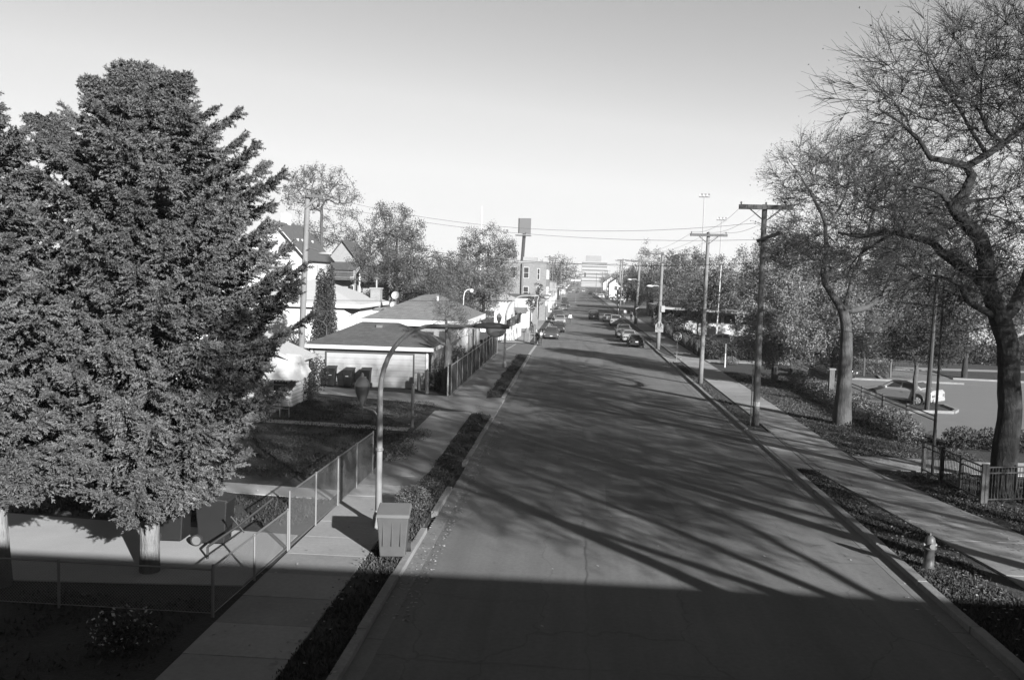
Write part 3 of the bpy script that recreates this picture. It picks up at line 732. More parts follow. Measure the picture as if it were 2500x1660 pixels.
def hip(m, x0, x1, y0, y1, z, h, oh=0.35, rl=None):
    """hip roof; ridge runs along the long side"""
    x0 -= oh; x1 += oh; y0 -= oh; y1 += oh; w, d = x1 - x0, y1 - y0; k = min(w, d) / 2 if rl is None else rl
    if d >= w: a, b = ((x0 + x1) / 2, y0 + k, z + h), ((x0 + x1) / 2, y1 - k, z + h)
    else: a, b = (x0 + k, (y0 + y1) / 2, z + h), (x1 - k, (y0 + y1) / 2, z + h)
    c = [(x0, y0, z), (x1, y0, z), (x1, y1, z), (x0, y1, z)]
    if d >= w: m.add(c + [a, b], [(0, 1, 4), (1, 2, 5, 4), (2, 3, 5), (3, 0, 4, 5), (3, 2, 1, 0)])
    else: m.add(c + [a, b], [(0, 1, 5, 4), (1, 2, 5), (2, 3, 4, 5), (3, 0, 4), (3, 2, 1, 0)])
    return m
def fascia(m, x0, x1, y0, y1, z0, z1, oh=0.35, t=0.05):
    x0 -= oh; x1 += oh; y0 -= oh; y1 += oh
    m.box(x0 - t, x1 + t, y0 - t, y0, z0, z1); m.box(x0 - t, x1 + t, y1, y1 + t, z0, z1); m.box(x0 - t, x0, y0, y1, z0, z1); m.box(x1, x1 + t, y0, y1, z0, z1)
    return m
def gable(mw, mr, x0, x1, y0, y1, z, h, oh=0.35, th=0.14, axis='y'):
    """gable roof, ridge along axis; mw gets the wall triangles, mr the roof slabs"""
    if axis == 'y':
        xm = (x0 + x1) / 2
        for yy in (y0, y1): mw.plate([(x0, yy, z), (x1, yy, z), (xm, yy, z + h)] if yy == y0 else [(x1, yy, z), (x0, yy, z), (xm, yy, z + h)], 0.15)
        s = h / (xm - x0)
        for sg in (-1, 1):
            xe = xm + sg * ((xm - x0) + oh); ze = z - s * oh
            p = [(xe, y0 - oh, ze), (xm, y0 - oh, z + h), (xm, y1 + oh, z + h), (xe, y1 + oh, ze)]
            mr.add([(a, b, c + 0.02) for a, b, c in p] + [(a, b, c + 0.02 + th) for a, b, c in p], [(0, 1, 2, 3), (7, 6, 5, 4), (0, 4, 5, 1), (1, 5, 6, 2), (2, 6, 7, 3), (3, 7, 4, 0)])
    else:
        ym = (y0 + y1) / 2
        for xx in (x0, x1): mw.plate([(xx, y0, z), (xx, ym, z + h), (xx, y1, z)] if xx == x0 else [(xx, y1, z), (xx, ym, z + h), (xx, y0, z)], 0.15)
        s = h / (ym - y0)
        for sg in (-1, 1):
            ye = ym + sg * ((ym - y0) + oh); ze = z - s * oh
            p = [(x0 - oh, ye, ze), (x0 - oh, ym, z + h), (x1 + oh, ym, z + h), (x1 + oh, ye, ze)]
            mr.add([(a, b, c + 0.02) for a, b, c in p] + [(a, b, c + 0.02 + th) for a, b, c in p], [(0, 1, 2, 3), (7, 6, 5, 4), (0, 4, 5, 1), (1, 5, 6, 2), (2, 6, 7, 3), (3, 7, 4, 0)])

# white garage beside the bins
ga = thing('garage', 'white sided two car garage with wide door and grey hip roof', 'garage', (-13.0, 55.3, 0.07))
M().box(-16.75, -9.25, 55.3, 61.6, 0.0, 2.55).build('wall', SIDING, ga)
r = M(); hip(r, -16.75, -9.25, 55.3, 61.6, 2.72, 1.35, 0.4, 2.9); ro = r.build('roof', SHING, ga)
fascia(M(), -16.75, -9.25, 55.3, 61.6, 2.5, 2.735, 0.4).build('fascia', WHITE, ga)
M().box(-13.1, -12.7, 57.6, 57.95, 3.75, 3.93).build('vent', GREYM, ro)
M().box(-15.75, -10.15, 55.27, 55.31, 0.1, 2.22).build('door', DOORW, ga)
f = M(); f.box(-15.83, -15.76, 55.22, 55.3, 0.1, 2.30); f.box(-10.14, -10.07, 55.22, 55.3, 0.1, 2.30); f.box(-15.76, -10.14, 55.22, 55.3, 2.23, 2.30)
f.build('door_frame', mat('dark_trim', 0.07, 0.6), ga)
M().box(-16.80, -16.68, 55.24, 55.3, 0.05, 2.5).build('corner_trim', WHITE, ga); M().box(-9.32, -9.2, 55.24, 55.42, 0.05, 2.5).build('corner_trim', WHITE, ga)

# brick house with long hip roof behind it
bh = thing('brick_house', 'low pale brick house with grey shingled hip roof and white eaves', 'house', (-12.0, 64.5, 0.07))
M().box(-15.4, -8.6, 64.6, 79.0, 0.0, 3.7).build('wall', BRICKL, bh)
M().box(-8.6, -8.5, 64.6, 79.0, 0.0, 3.7).build('side_wall', mat('pale_boards', 0.6, 0.8, kind='plank', p=(0.9, 0.04, 0.25)), bh)
r = M(); hip(r, -15.4, -8.5, 64.6, 79.0, 3.98, 1.75, 0.4); ro = r.build('roof', SHINGL, bh)
fascia(M(), -15.4, -8.5, 64.6, 79.0, 3.55, 3.995, 0.4).build('fascia', WHITE, bh)
M().lathe((-10.9, 69.5, 5.3), [(0.09, 0), (0.09, 0.28), (0.13, 0.3), (0.1, 0.36)], 8).build('vent', WHITE, ro)
win(bh, 'y', (-13.7, 64.6, 2.75), 2.0, 0.9, mull=0); win(bh, 'y', (-10.9, 64.6, 2.6), 1.1, 1.1, fr=WOODD)
d_ = M().box(-9.9, -9.1, 64.52, 64.58, 1.0, 3.2).build('door', WOODD, bh)
win(bh, 'x', (-8.5, 68.8, 2.45), 1.5, 1.5, fr=WHITE, mull=0, fw=0.3, out=0.12, sgn=1)
M().box(-8.5, -8.42, 73.0, 74.0, 0.6, 2.9).build('side_door', GREYM, bh)
for yy in (70.4, 75.5, 78.2): M().tube([(-8.44, yy, 0.1), (-8.44, yy, 3.6)], 0.05, 6).build('downpipe', GREYM, bh)

# white bungalow behind, its hip roof white in the sun
wb = thing('bungalow', 'white stuccoed bungalow with glaring white hip roof behind the garage', 'house', (-24.0, 75, 0.07))
w = M(); w.slab([(-29, 75), (-19.9, 75), (-19.0, 76.8), (-19.0, 86), (-29, 86)], 0, 4.35); w.build('wall', STUCCO, wb)
r = M(); hip(r, -29, -18.9, 75, 86, 4.62, 2.1, 0.45); r.build('roof', SHINGW, wb)
fascia(M(), -29, -18.9, 75, 86, 4.3, 4.63, 0.45).build('fascia', WHITE, wb)
win(wb, 'y', (-21.5, 75, 3.3), 0.9, 1.5, pane=GLASSP, fr=mat('tan_trim', 0.4, .6)); win(wb, 'y', (-25.5, 75, 3.2), 1.1, 1.4, pane=GLASSP)
pz = M(); pz.tube([(-19.05, 76.0, 0.2), (-19.05, 76.0, 3.6), (-19.3, 75.7, 3.75), (-19.6, 75.5, 3.6)], 0.03, 6); pz.build('conduit', GREYM, wb)
# low wing with its brick chimney
ch = thing('low_building', 'low flat roofed white building carrying a tall pale brick chimney', 'house', (-18.2, 82.5, 0.07))
M().box(-20.4, -16.6, 82, 92, 0, 3.9).build('wall', STUCCO, ch); rr_ = M().box(-19.2, -16.4, 81.8, 92.2, 3.9, 4.15).build('roof', GREYM, ch)
M().box(-19.4, -18.45, 82.6, 83.5, 3.2, 5.85).build('chimney', BRICKL, ch)
c = M(); c.box(-19.48, -18.37, 82.52, 83.58, 5.85, 6.0); c.build('chimney_cap', CONC, ch)
c = M(); c.tube([(-18.92, 83.05, 6.0), (-18.92, 83.05, 6.85)], 0.1, 10); c.lathe((-18.92, 83.05, 6.8), [(0.28, 0), (0.3, 0.05), (0.05, 0.2)], 12); c.build('flue', STEEL, ch)
def dish(label, x, y, z, r):
    t = thing('satellite_dish', label, 'satellite dish', (x, y, z - 0.7), group='satellite dishes')
    m = M(); m.lathe((0, 0, 0), [(0.02, 0), (r * .5, 0.03), (r * .85, 0.1), (r, 0.16), (r * 1.02, 0.16), (r * .86, 0.06), (r * .5, -0.02), (0.02, -0.05)], 20)
    me = m.build('dish', mat('dish_grey', 0.5, .6), t, local=True, smooth=True); me.location = (0, 0, 0.7); me.rotation_euler = (R(75), 0, R(-10))
    p = M(); p.tube([(0, 0.1, -1.2), (0, 0.1, 0.7)], 0.03, 8); p.tube([(0, -0.05, 0.5), (0.15, -0.45, 0.75)], 0.015, 6); p.build('mast', GREYM, t, local=True)
dish('round satellite dish beside the chimney, the upper of the pair', -16.55, 80.6, 5.35, 0.36)
dish('small satellite dish beside the chimney, the lower of the pair', -16.6, 80.0, 4.5, 0.3)

# tall white house
wh = thing('white_house', 'tall white two storey house with steep dark gable roof', 'house', (-34.5, 104, 0.07))
w = M(); w.box(-38.3, -31.1, 100, 110.5, 0, 9.0); r = M(); gable(w, r, -38.3, -31.1, 100, 110.5, 9.0, 3.9, 0.4); w.build('wall', STUCCO, wh); ro = r.build('roof', SHINGD, wh)
rk = M()
for sg in (-1, 1): rk.bar((-34.7 + sg * 4.0, 99.55, 8.58), (-34.7, 99.55, 12.93), 0.06, 0.3, up=(0, 1, 0))
rk.build('rake_trim', WHITE, wh)
M().box(-35.4, -34.5, 104, 105, 11.5, 14.2).build('chimney', STUCCO, ro)
win(wh, 'y', (-33.9, 100, 6.2), 1.0, 2.2, pane=GLASSP); win(wh, 'y', (-36.2, 100, 9.8), 0.9, 1.6, pane=GLASS); win(wh, 'y', (-36.2, 100, 6.2), 1.0, 2.0, pane=GLASS)
win(wh, 'x', (-31.1, 104.6, 7.3), 0.5, 1.9, sgn=1)
for yy, zz in ((102.2, 10.6), (104.0, 10.2), (104.8, 10.2), (108.0, 9.6)): M().box(-32.9, -32.7, yy, yy + 0.25, 10.5, 11.2).build('roof_vent', WHITE, ro)
wg = thing('small_house', 'lower pale roofed house tucked in front of the tall white house', 'house', (-33, 88, 0.07))
w = M(); w.box(-36.5, -27.2, 86, 93, 0, 5.3); r = M(); gable(w, r, -36.5, -27.2, 86, 93, 5.3, 2.9, 0.3); w.build('wall', STUCCO, wg); r.build('roof', SHINGW, wg)
win(wg, 'y', (-30, 86, 3.8), 1.1, 1.4)

def porch_house(label, x0, x1, y0, y1, ze, zr, floors, seed):
    t = thing('porch_house', label, 'house', ((x0 + x1) / 2, y0, 0.07)); py = y0 - 2.2
    w = M(); w.box(x0, x1, y0, y1, 0, ze); r = M(); gable(w, r, x0, x1, y0, y1, ze, zr - ze, 0.4); w.build('wall', BRICKM, t); r.build('roof', SHING, t)
    p = M(); p.plate([(x0, py - 0.2, ze - 0.9), (x1, py - 0.2, ze - 0.9), (x1, y0, ze + 0.2), (x0, y0, ze + 0.2)], 0.12); p.build('porch_roof', SHING, t)
    for xx in (x0 + 0.1, x1 - 0.1): M().box(xx - .09, xx + .09, py, py + .18, 0, ze - 0.9).build('porch_post', WHITE if seed else WOODL, t)
    for z in floors:
        d = M(); d.box(x0, x1, py, y0, z - 0.2, z); d.build('porch_floor', WOODD, t)
        d = M(); d.box(x0 + .2, x1 - .2, py + .02, py + .1, z + .95, z + 1.05); d.box(x0 + .2, x1 - .2, py + .02, py + .1, z + .12, z + .2)
        for xx in np.arange(x0 + .3, x1 - .2, 0.16): d.box(xx, xx + .05, py + .03, py + .08, z + .2, z + .95)
        d.build('railing', WOODL, t); win(t, 'y', (x0 + (x1 - x0) * .3, y0, z + 1.2), 0.8, 1.6); win(t, 'y', (x0 + (x1 - x0) * .75, y0, z + 1.2), 0.9, 1.9)
    return t
porch_house('porch fronted house with two timber decks just right of the white house', -36.3, -31.2, 126, 134, 8.7, 11.9, (3.4, 6.5), 0)
porch_house('second porch fronted house half hidden by the dark spreading tree', -31.0, -26.4, 127, 136, 8.4, 11.2, (3.2, 6.3), 1)

# little white house with awnings behind the spruce
aw = thing('awning_house', 'small white lap sided house with metal awnings behind the spruce', 'house', (-19, 45.4, 0.07))
w = M(); w.box(-22.9, -15.0, 46, 49, 0, 2.6); r = M(); gable(w, r, -22.9, -15.0, 46, 49, 2.6, 1.6, 0.35); w.build('wall', SIDINGN, aw); r.build('roof', SHINGW, aw)
rk = M()
for sg in (-1, 1): rk.bar((-18.95 + sg * 4.35, 45.6, 2.5), (-18.95, 45.6, 4.32), 0.06, 0.34, up=(0, 1, 0))
rk.build('rake_trim', WHITE, aw)
a = M(); a.plate([(-16.1, 44.1, 1.75), (-13.9, 44.1, 1.75), (-14.5, 45.98, 2.9), (-16.1, 45.98, 2.9)], 0.05); a.plate([(-13.9, 44.1, 1.75), (-13.9, 45.9, 2.05), (-14.5, 45.98, 2.9)], 0.04)
a.build('awning', WHITEM, aw)
a = M()
for i in range(13): a.plate([(-16.1 + i * .165, 44.1, 1.75), (-16.1 + i * .165 + .08, 44.1, 1.63), (-16.1 + i * .165 + .16, 44.1, 1.75)], 0.02)
a.build('awning_fringe', mat('grey_trim', .2, .6), aw)
win(aw, 'y', (-15.6, 46, 1.25), 0.9, 0.8); win(aw, 'y', (-19.0, 46, 1.6), 1.2, 1.1)
s = M(); s.box(-17.1, -15.2, 44.2, 46, 0, 0.55); s.box(-17.1, -15.2, 43.8, 44.2, 0, 0.3); s.build('steps', CONC, aw)
s = M()
for xx in (-15.3, -15.0, -14.5, -14.0): s.tube([(xx, 42.8 + (xx + 15.3) * -.2, 0.07), (xx, 42.8 + (xx + 15.3) * -.2, 0.95)], 0.02, 6)
s.tube([(-15.3, 42.8, 0.95), (-14.0, 42.54, 0.95)], 0.022, 6); s.tube([(-15.3, 42.8, 0.5), (-14.0, 42.54, 0.5)], 0.015, 6); s.build('handrail', STEELG, aw)

# white shop / cottages further down on the left
sh = thing('corner_shop', 'white corner building with low roof beyond the side street', 'shop', (-9.5, 110, 0.07))
w = M(); w.box(-14, -8.4, 109, 124, 0, 4.3); w.build('wall', STUCCO, sh); r = M(); hip(r, -14, -8.4, 109, 124, 4.4, 1.2, .3); r.build('roof', SHINGW, sh); win(sh, 'x', (-8.4, 113, 2.0), 1.6, 2.2, sgn=1); win(sh, 'y', (-11, 109, 2.4), 2.2, 1.6)
M().box(-8.4, -8.33, 116, 118, 0.1, 2.4).build('door', GREYM, sh)
s2 = thing('cottage', 'small white cottage with two front windows beside the sidewalk', 'house', (-7.5, 126, 0.07))
w = M(); w.box(-10.8, -6.6, 126, 137, 0, 4.5); w.build('wall', STUCCO, s2); M().box(-11, -6.35, 125.7, 137.2, 4.5, 4.8).build('roof', SHING, s2); win(s2, 'y', (-8.9, 126, 3.3), 2.2, 1.2, mull=0, pane=GLASSP); win(s2, 'x', (-6.6, 131, 2.2), 1.4, 1.6, sgn=1)
M().plate([(-10.6, 124.2, 2.3), (-6.8, 124.2, 2.3), (-6.8, 126, 3.1), (-10.6, 126, 3.1)], .06).build('porch_roof', SHINGL, s2)
# brick building
bb = thing('brick_building', 'three storey pale brick building on the left behind the street lamps', 'building', (-9, 151, 0.07))
M().box(-12.3, -5.1, 151, 168, 0, 9.9).build('wall', BRICKF, bb)
c = M(); c.box(-12.4, -5.0, 150.85, 168.1, 9.9, 10.15); c.build('cornice', CONC, bb); M().box(-9.4, -7.0, 156, 160, 10.15, 11.0).build('roof_house', CONC, bb)
for x, z in ((-8.5, 8.2), (-8.5, 4.9), (-6.4, 8.0), (-6.4, 5.0), (-10.8, 8.2)): win(bb, 'y', (x, 151, z), 0.95 if x < -7 else 0.5, 1.9)
M().box(-9.25, -8.95, 150.6, 151, 0.5, 9.8).build('drainpipe', GREYM, bb)
for y in (154, 158, 162, 166):
    for z in (8.0, 5.0): win(bb, 'x', (-5.1, y, z), 1.0, 1.7, sgn=1)
M().box(-5.1, -4.9, 152, 167, 2.6, 3.5).build('shop_sign', WHITE, bb)
for k_, (x0, x1, y0, y1, h, m_, lb) in enumerate(((-13, -5.6, 172, 186, 5.2, BRICKD, 'dark brick shop with flat roof past the brick building'), (-12, -5.4, 190, 203, 4.2, STUCCO, 'white flat roofed shop beyond the dark brick shop'),
        (-14, -5.4, 206, 228, 6.5, BRICKM, 'tan two storey corner building before the far crossing'), (-16, -6, 268, 290, 6, BRICKM, 'brick block left of the far crossing'), (-18, -6, 300, 340, 7.5, BRICKD, 'long dark brick block far down on the left'))):
    t = thing('shop_building', lb, 'building', ((x0 + x1) / 2, y0, .07)); M().box(x0, x1, y0, y1, 0, h).build('wall', m_, t); M().box(x0 - .1, x1 + .1, y0 - .1, y1 + .1, h, h + .25).build('roof', GREYM, t)
    for y in np.arange(y0 + 2, y1 - 1, 3.6): win(t, 'x', (x1, y, min(h - 1.2, 2.0)), 1.8, 1.9, sgn=1)
    win(t, 'y', ((x0 + x1) / 2, y0, h - 1.6), 1.4, 1.3)
# far office block
of = thing('office_block', 'white office block with dark window bands at the end of the street', 'office building', (18, 900, 0))
for i, z in enumerate(np.arange(3, 24, 3.6)):
    M().box(5.6, 31.5, 900, 925, z, z + 2.3).build('spandrel', mat('far_spandrel', .34, .8), of); M().box(5.9, 31.2, 900.5, 924.5, z + 2.3, z + 3.6).build('window', mat('far_glass', .10, .6), of)
M().box(5.6, 31.5, 900, 925, 0, 3).build('base', CONC, of); M().box(5.6, 31.5, 900, 925, 24.6, 25.6).build('parapet', MATS['far_spandrel'], of)
M().box(9.6, 25, 903, 920, 25.6, 31.6).build('penthouse', mat('far_panel', .24, .7), of)

# right: low school building
sb = thing('school_building', 'low school building with a flat projecting white edged roof', 'school', (20, 124, 0.07))
w = M(); w.box(13.8, 27, 124, 140, 0, 1.1); w.box(13.8, 27, 124.3, 140, 1.1, 3.2); w.build('wall', STUCCO, sb)
r = M(); r.add([(11.5, 121, 3.6), (27.5, 121, 3.0), (27.5, 141, 3.0), (11.5, 141, 3.6), (11.5, 121, 3.9), (27.5, 121, 3.3), (27.5, 141, 3.3), (11.5, 141, 3.9)], [(0, 3, 2, 1), (4, 5, 6, 7), (0, 1, 5, 4), (1, 2, 6, 5), (2, 3, 7, 6), (3, 0, 4, 7)]); r.build('roof', CONC, sb)
for x in (15, 17.2, 19.4, 21.6, 23.8, 26): win(sb, 'y', (x, 124.3, 2.3), 1.8, 1.3, mull=0, fr=GREYM)
M().box(18.6, 20.4, 123.7, 124, 0, 1.3).build('planter_wall', CONC, sb)
for lb, x0, x1, y0, y1, h, m_ in (('tan brick building rising behind the trees right of the street', 23.5, 30, 205, 222, 13.5, BRICKM), ('dark brown box shaped building glimpsed behind the leafy tree', 31.2, 39, 152, 164, 7.8, mat('brown_panel', .06, .8, n=(2, .2))),
        ('tan low building behind the trees of the parking lot', 52, 76, 122, 132, 5.5, BRICKM), ('pale brick fronted building low behind the lot at the far right', 66, 92, 112, 124, 5.0, BRICKF), ('dark brick building behind the right hand sidewalk trees', 16, 26, 182, 200, 7, BRICKD)):
    t = thing('building', lb, 'building', ((x0 + x1) / 2, y0, .07)); M().box(x0, x1, y0, y1, 0, h).build('wall', m_, t); M().box(x0 - .1, x1 + .1, y0 - .1, y1 + .1, h, h + .3).build('roof', GREYM, t)
    for x in np.arange(x0 + 1.5, x1 - 1, 3): win(t, 'y', (x, y0, h - 1.8), 1.3, 1.5)
for i, (x, y, lb) in enumerate(((12.5, 330, 'small far house with a white gable right of the far street'), (13, 420, 'white gabled house furthest down the right of the street'), (-13, 430, 'pale house far down on the left of the street'), (14, 372, 'tan gabled house far down on the right'))):
    t = thing('far_house', lb, 'house', (x, y, .07)); w = M(); w.box(x, x + 8, y, y + 10, 0, 6); r = M(); gable(w, r, x, x + 8, y, y + 10, 6, 3, .3); w.build('wall', STUCCO if i != 3 else BRICKM, t); r.build('roof', SHINGD, t); win(t, 'y', (x + 2.4, y, 4.4), 1.2, 1.5); win(t, 'y', (x + 5.6, y, 4.4), 1.2, 1.5)

# ------------------------------------------------------------------ street lamps with curved arm and a small acorn lantern
def lamp_proto():
    t = thing('street_lamp', 'x', 'street lamp', (0, 0, 0.1))
    m = M(); pts = [(0, 0, 0), (0, 0, 3.9)]; rad = [0.10, 0.078]
    for i in range(1, 10):
        a = math.pi / 2 * i / 9; pts.append((1.5 * (1 - math.cos(a)), 0, 3.9 + 1.9 * math.sin(a))); rad.append(0.078 - 0.003 * i)
    pts.append((2.75, 0, 5.82)); rad.append(0.045)
    m.tube(pts, rad, 10); m.build('pole', STEELG, t, local=True, smooth=True)
    m = M(); m.lathe((0, 0, 0), [(0.16, 0), (0.16, 0.3), (0.12, 0.42), (0.105, 0.5)], 12); m.build('base', STEELG, t, local=True)
    m = M().lathe((0, 0, 2.2), [(0.10, 0), (0.115, 0.02), (0.115, 0.07), (0.1, 0.09)], 12); m.build('band', STEEL, t, local=True)
    h = M(); n = 9
    for i in range(n + 1):
        u = i / n; wv = 0.17 * math.sin(math.pi * min(1, 0.12 + u * 0.80)) ** .6; hv = 0.13 * math.sin(math.pi * (0.1 + u * 0.82)) ** .7
        for j in range(10):
            a = 2 * math.pi * j / 10; h.v.append((2.62 + 0.98 * u, wv * math.cos(a), 5.82 + max(-0.05, hv * math.sin(a))))
    for i in range(n):
        for j in range(10): h.f.append((i * 10 + j, i * 10 + (j + 1) % 10, (i + 1) * 10 + (j + 1) % 10, (i + 1) * 10 + j))
    h.f.append(tuple(range(10))[::-1]); h.f.append(tuple(range(n * 10, n * 10 + 10)))
    hd = h.build('lamp_head', mat('lamp_housing', 0.16, .5), t, local=True, smooth=True)
    m = M().lathe((3.22, 0, 5.54), [(0.10, 0), (0.19, 0.06), (0.24, 0.16), (0.24, 0.24)], 16, sx=1.15, sy=.8); m.build('lens', mat('lamp_lens', .6, .25, spec=.6), hd, local=True, smooth=True)
    m = M().tube([(0, 0, 3.15), (-0.2, 0, 3.36), (-0.42, 0, 3.42), (-0.52, 0, 3.43)], 0.022, 6); m.tube([(0, 0, 3.43), (-0.55, 0, 3.43)], 0.015, 6)
    br = m.build('bracket', STEELG, t, local=True)
    m = M().lathe((-0.52, 0, 3.43), [(0.03, 0), (0.07, 0.04), (0.06, 0.12), (0.11, 0.18), (0.12, 0.24), (0.19, 0.42), (0.215, 0.58), (0.21, 0.6)], 16); ac = m.build('lantern_globe', mat('acorn_glass', .12, .3, spec=.5), br, local=True, smooth=True)
    m = M().lathe((-0.52, 0, 4.03), [(0.225, 0), (0.22, 0.03), (0.17, 0.16), (0.09, 0.25), (0.04, 0.29), (0.045, 0.33), (0.015, 0.38)], 16); m.build('lantern_cap', STEELG, br, local=True, smooth=True)
    return t
lp = lamp_proto()
ords = ['nearest street lamp, its curved steel arm crossing in front of the garage', 'second street lamp, standing at the end of the slatted fence', 'third street lamp, beside the people on the left sidewalk',
        'fourth street lamp, in front of the white cottage', 'fifth street lamp, in front of the brick building', 'sixth and farthest street lamp, beyond the brick building']
for i, (x, y) in enumerate(((-5.4, 24.4), (-5.5, 70.2), (-4.95, 115.4), (-4.9, 153.6), (-4.9, 196), (-4.9, 232))):
    if i == 0: lp.location = (x, y, 0.1); lp['label'] = ords[0]; lp['group'] = 'street lamps along the left kerb'
    else: dup(lp, (x, y, 0.1), label=ords[i])
t = thing('garden_lamp', 'white hooked lamp post rising behind the brick house roof', 'lamp', (-12.5, 98, 0.07))
M().tube([(-12.5, 98, 0.07), (-12.45, 98, 5.0), (-12.35, 98, 5.5), (-12.1, 98, 5.8), (-11.8, 98, 5.85)], .06, 8).build('pole', WHITEM, t)
M().lathe((-11.6, 98, 5.5), [(.12, 0), (.22, .1), (.24, .3), (.1, .42)], 12).build('lamp_head', WHITEM, t, smooth=True)

# ------------------------------------------------------------------ utility poles
def upole(label, x, y, h, arms=(), r0=0.17, r1=0.12, lean=(0, 0), m=WOODL, braces=(), extra=None, group='utility poles', z0=0.1, armm=WOOD):
    t = thing('utility_pole', label, 'utility pole', (x, y, z0), group=group)
    def X(z): return x + lean[0] * z / h, y + lean[1] * z / h
    s = M(); s.tube([(*X(z), z0 + z if z == 0 else z) for z in np.linspace(0, h, 8)], list(np.linspace(r0, r1, 8)), 10); s.build('pole', m, t, smooth=True)
    for (z, a, b, w) in arms:
        cx, cy = X(z); yy = cy - r1 - 0.06
        M().bar((cx + a, yy, z), (cx + b, yy, z), w, w * 1.15).build('crossarm', armm, t)
        for q in np.linspace(a + .1, b - .1, max(2, int((b - a) / .8))):
            M().lathe((cx + q, yy, z + w * .5), [(.02, 0), (.03, .04), (.05, .08), (.05, .13), (.02, .16)], 8).build('insulator', GREYM, t)
    for (a, za, b, zb) in braces:
        M().bar((X(za)[0] + a, X(za)[1] - r1 - .03, za), (X(zb)[0] + b, X(zb)[1] - r1 - .03, zb), .05, .05).build('brace', armm, t)
    for z in (2.6, 3.4): M().lathe((*X(z), z), [(r0 * .98, 0), (r0 * 1.03, .01), (r0 * 1.03, .07), (r0 * .98, .08)], 10).build('band', GREYM, t)
    if extra: extra(t, X)
    return t
def arm_lamp(t, x, y, z, L, m=WHITEM):
    a = M(); a.tube([(x, y, z - .3), (x - .15, y, z - .02), (x - .45, y, z + .06), (x - L + .55, y, z + .04)], .035, 6); ar = a.build('lamp_arm', m, t)
    h = M(); h.lathe((x - L + .3, y, z - .1), [(.1, 0), (.17, .05), (.18, .12), (.1, .2), (.02, .22)], 10, sx=2.1, sy=1); h.build('lamp_head', m, ar, smooth=True)
def ex1(t, X):
    x, y = X(9.9)
    M().bar((x - .35, y - .2, 9.45), (x + .62, y - .9, 9.85), .12, .16).build('crossarm', WOODD, t); M().lathe((x + .95, y - .2, 11.35), [(.07, 0), (.09, .06), (.05, .14)], 8).build('insulator', BLACKM, t)
    m = M(); m.tube([(x - .22, y, 0.1), (x - .2, y, 3.0)], .03, 6); m.build('ground_wire', GREYM, t)
    M().lathe((*X(1.2), 1.1), [(.172, 0), (.18, .01), (.18, .22), (.17, .23)], 10).build('notice', LABELM, t)
upole('nearest right hand utility pole with broad dark crossarm, scuffed and weathered', 9.4, 45.5, 11.3, [(11.15, -1.3, 1.35, .2)], .18, .13, (-.05, 0), braces=((-.75, 11.05, -.08, 10.5), (.75, 11.05, .08, 10.5), (-.3, 9.5, -.05, 9.0)), extra=ex1)
upole('second right hand utility pole behind the hedge strip, leaning slightly', 9.1, 63.4, 10.85, [(10.65, -1.3, 1.3, .16)], .17, .12, (.12, 0), braces=((-.65, 10.55, -.05, 10.05), (.65, 10.55, .05, 10.05)))
def ex3(t, X):
    arm_lamp(t, *X(6.9), 6.8, 1.5)
    x, y = X(4.4); M().box(x + .12, x + .5, y - .3, y - .02, 4.1, 4.75).build('meter_box', STEELG, t)
    x, y = X(2.6); s = M(); w = .42
    s.plate([(x - w, y - .24, 2.3), (x + w, y - .24, 2.3), (x + w, y - .24, 2.72), (x, y - .24, 3.18), (x - w, y - .24, 2.72)], .02); sg = s.build('school_sign', mat('sign_yellow', .24, .5), t)
    fg = M()
    for q in (-.15, .13):
        fg.lathe((x + q, y - .262, 2.88), [(.02, 0), (.045, .03), (.045, .06), (.02, .09)], 8, sy=.1)
        fg.box(x + q - .055, x + q + .055, y - .266, y - .258, 2.62, 2.87)
        fg.bar((x + q - .03, y - .262, 2.63), (x + q - .1, y - .262, 2.38), .01, .045, up=(1, 0, 0)); fg.bar((x + q + .03, y - .262, 2.63), (x + q + .09, y - .262, 2.38), .01, .045, up=(1, 0, 0))
        fg.bar((x + q + .03, y - .262, 2.82), (x + q + .13, y - .262, 2.66), .01, .03, up=(1, 0, 0))
    fg.build('walker_symbol', BLACKM, sg)
    s = M(); s.box(x - w, x + w, y - .262, y - .24, 1.95, 2.27); s.build('sign_plate', MATS['sign_yellow'], t)
    fg = M(); fg.bar((x - .3, y - .266, 2.2), (x + .05, y - .266, 2.02), .01, .03, up=(1, 0, 0)); fg.bar((x + .05, y - .266, 2.02), (x + .22, y - .266, 2.02), .01, .03, up=(1, 0, 0)); fg.build('sign_arrow', BLACKM, t)
upole('third right hand pole carrying a school crossing sign and a lamp', 8.95, 94.5, 10.35, [(10.2, -2.6, .15, .13), (9.35, -3.3, .3, .13)], .22, .15, (.1, 0), braces=((-1.5, 10.1, -.1, 9.4),), extra=ex3)
upole('fourth right hand pole, pale, with a lamp above the parked cars', 10.1, 147.6, 10.9, [(10.6, -2.4, .3, .13)], .26, .17, (.35, 0), braces=((-1.2, 10.5, -.1, 9.7),), extra=lambda t, X: arm_lamp(t, *X(7.6), 7.5, 1.8))
upole('fifth right hand pole with a white notice, before the far crossing', 10.9, 225, 12.6, [(12.3, -1.4, .3, .15)], .26, .2, (.3, 0), extra=lambda t, X: M().box(X(3)[0] - .6, X(3)[0] + .55, X(3)[1] - .35, X(3)[1] - .3, 2.8, 5.0).build('notice', LABELM, t))
upole('sixth right hand pole standing beside the fifth before the far crossing', 13.0, 257, 13.6, [(13.2, -1.6, 1.6, .15)], .25, .18, (.4, 0))
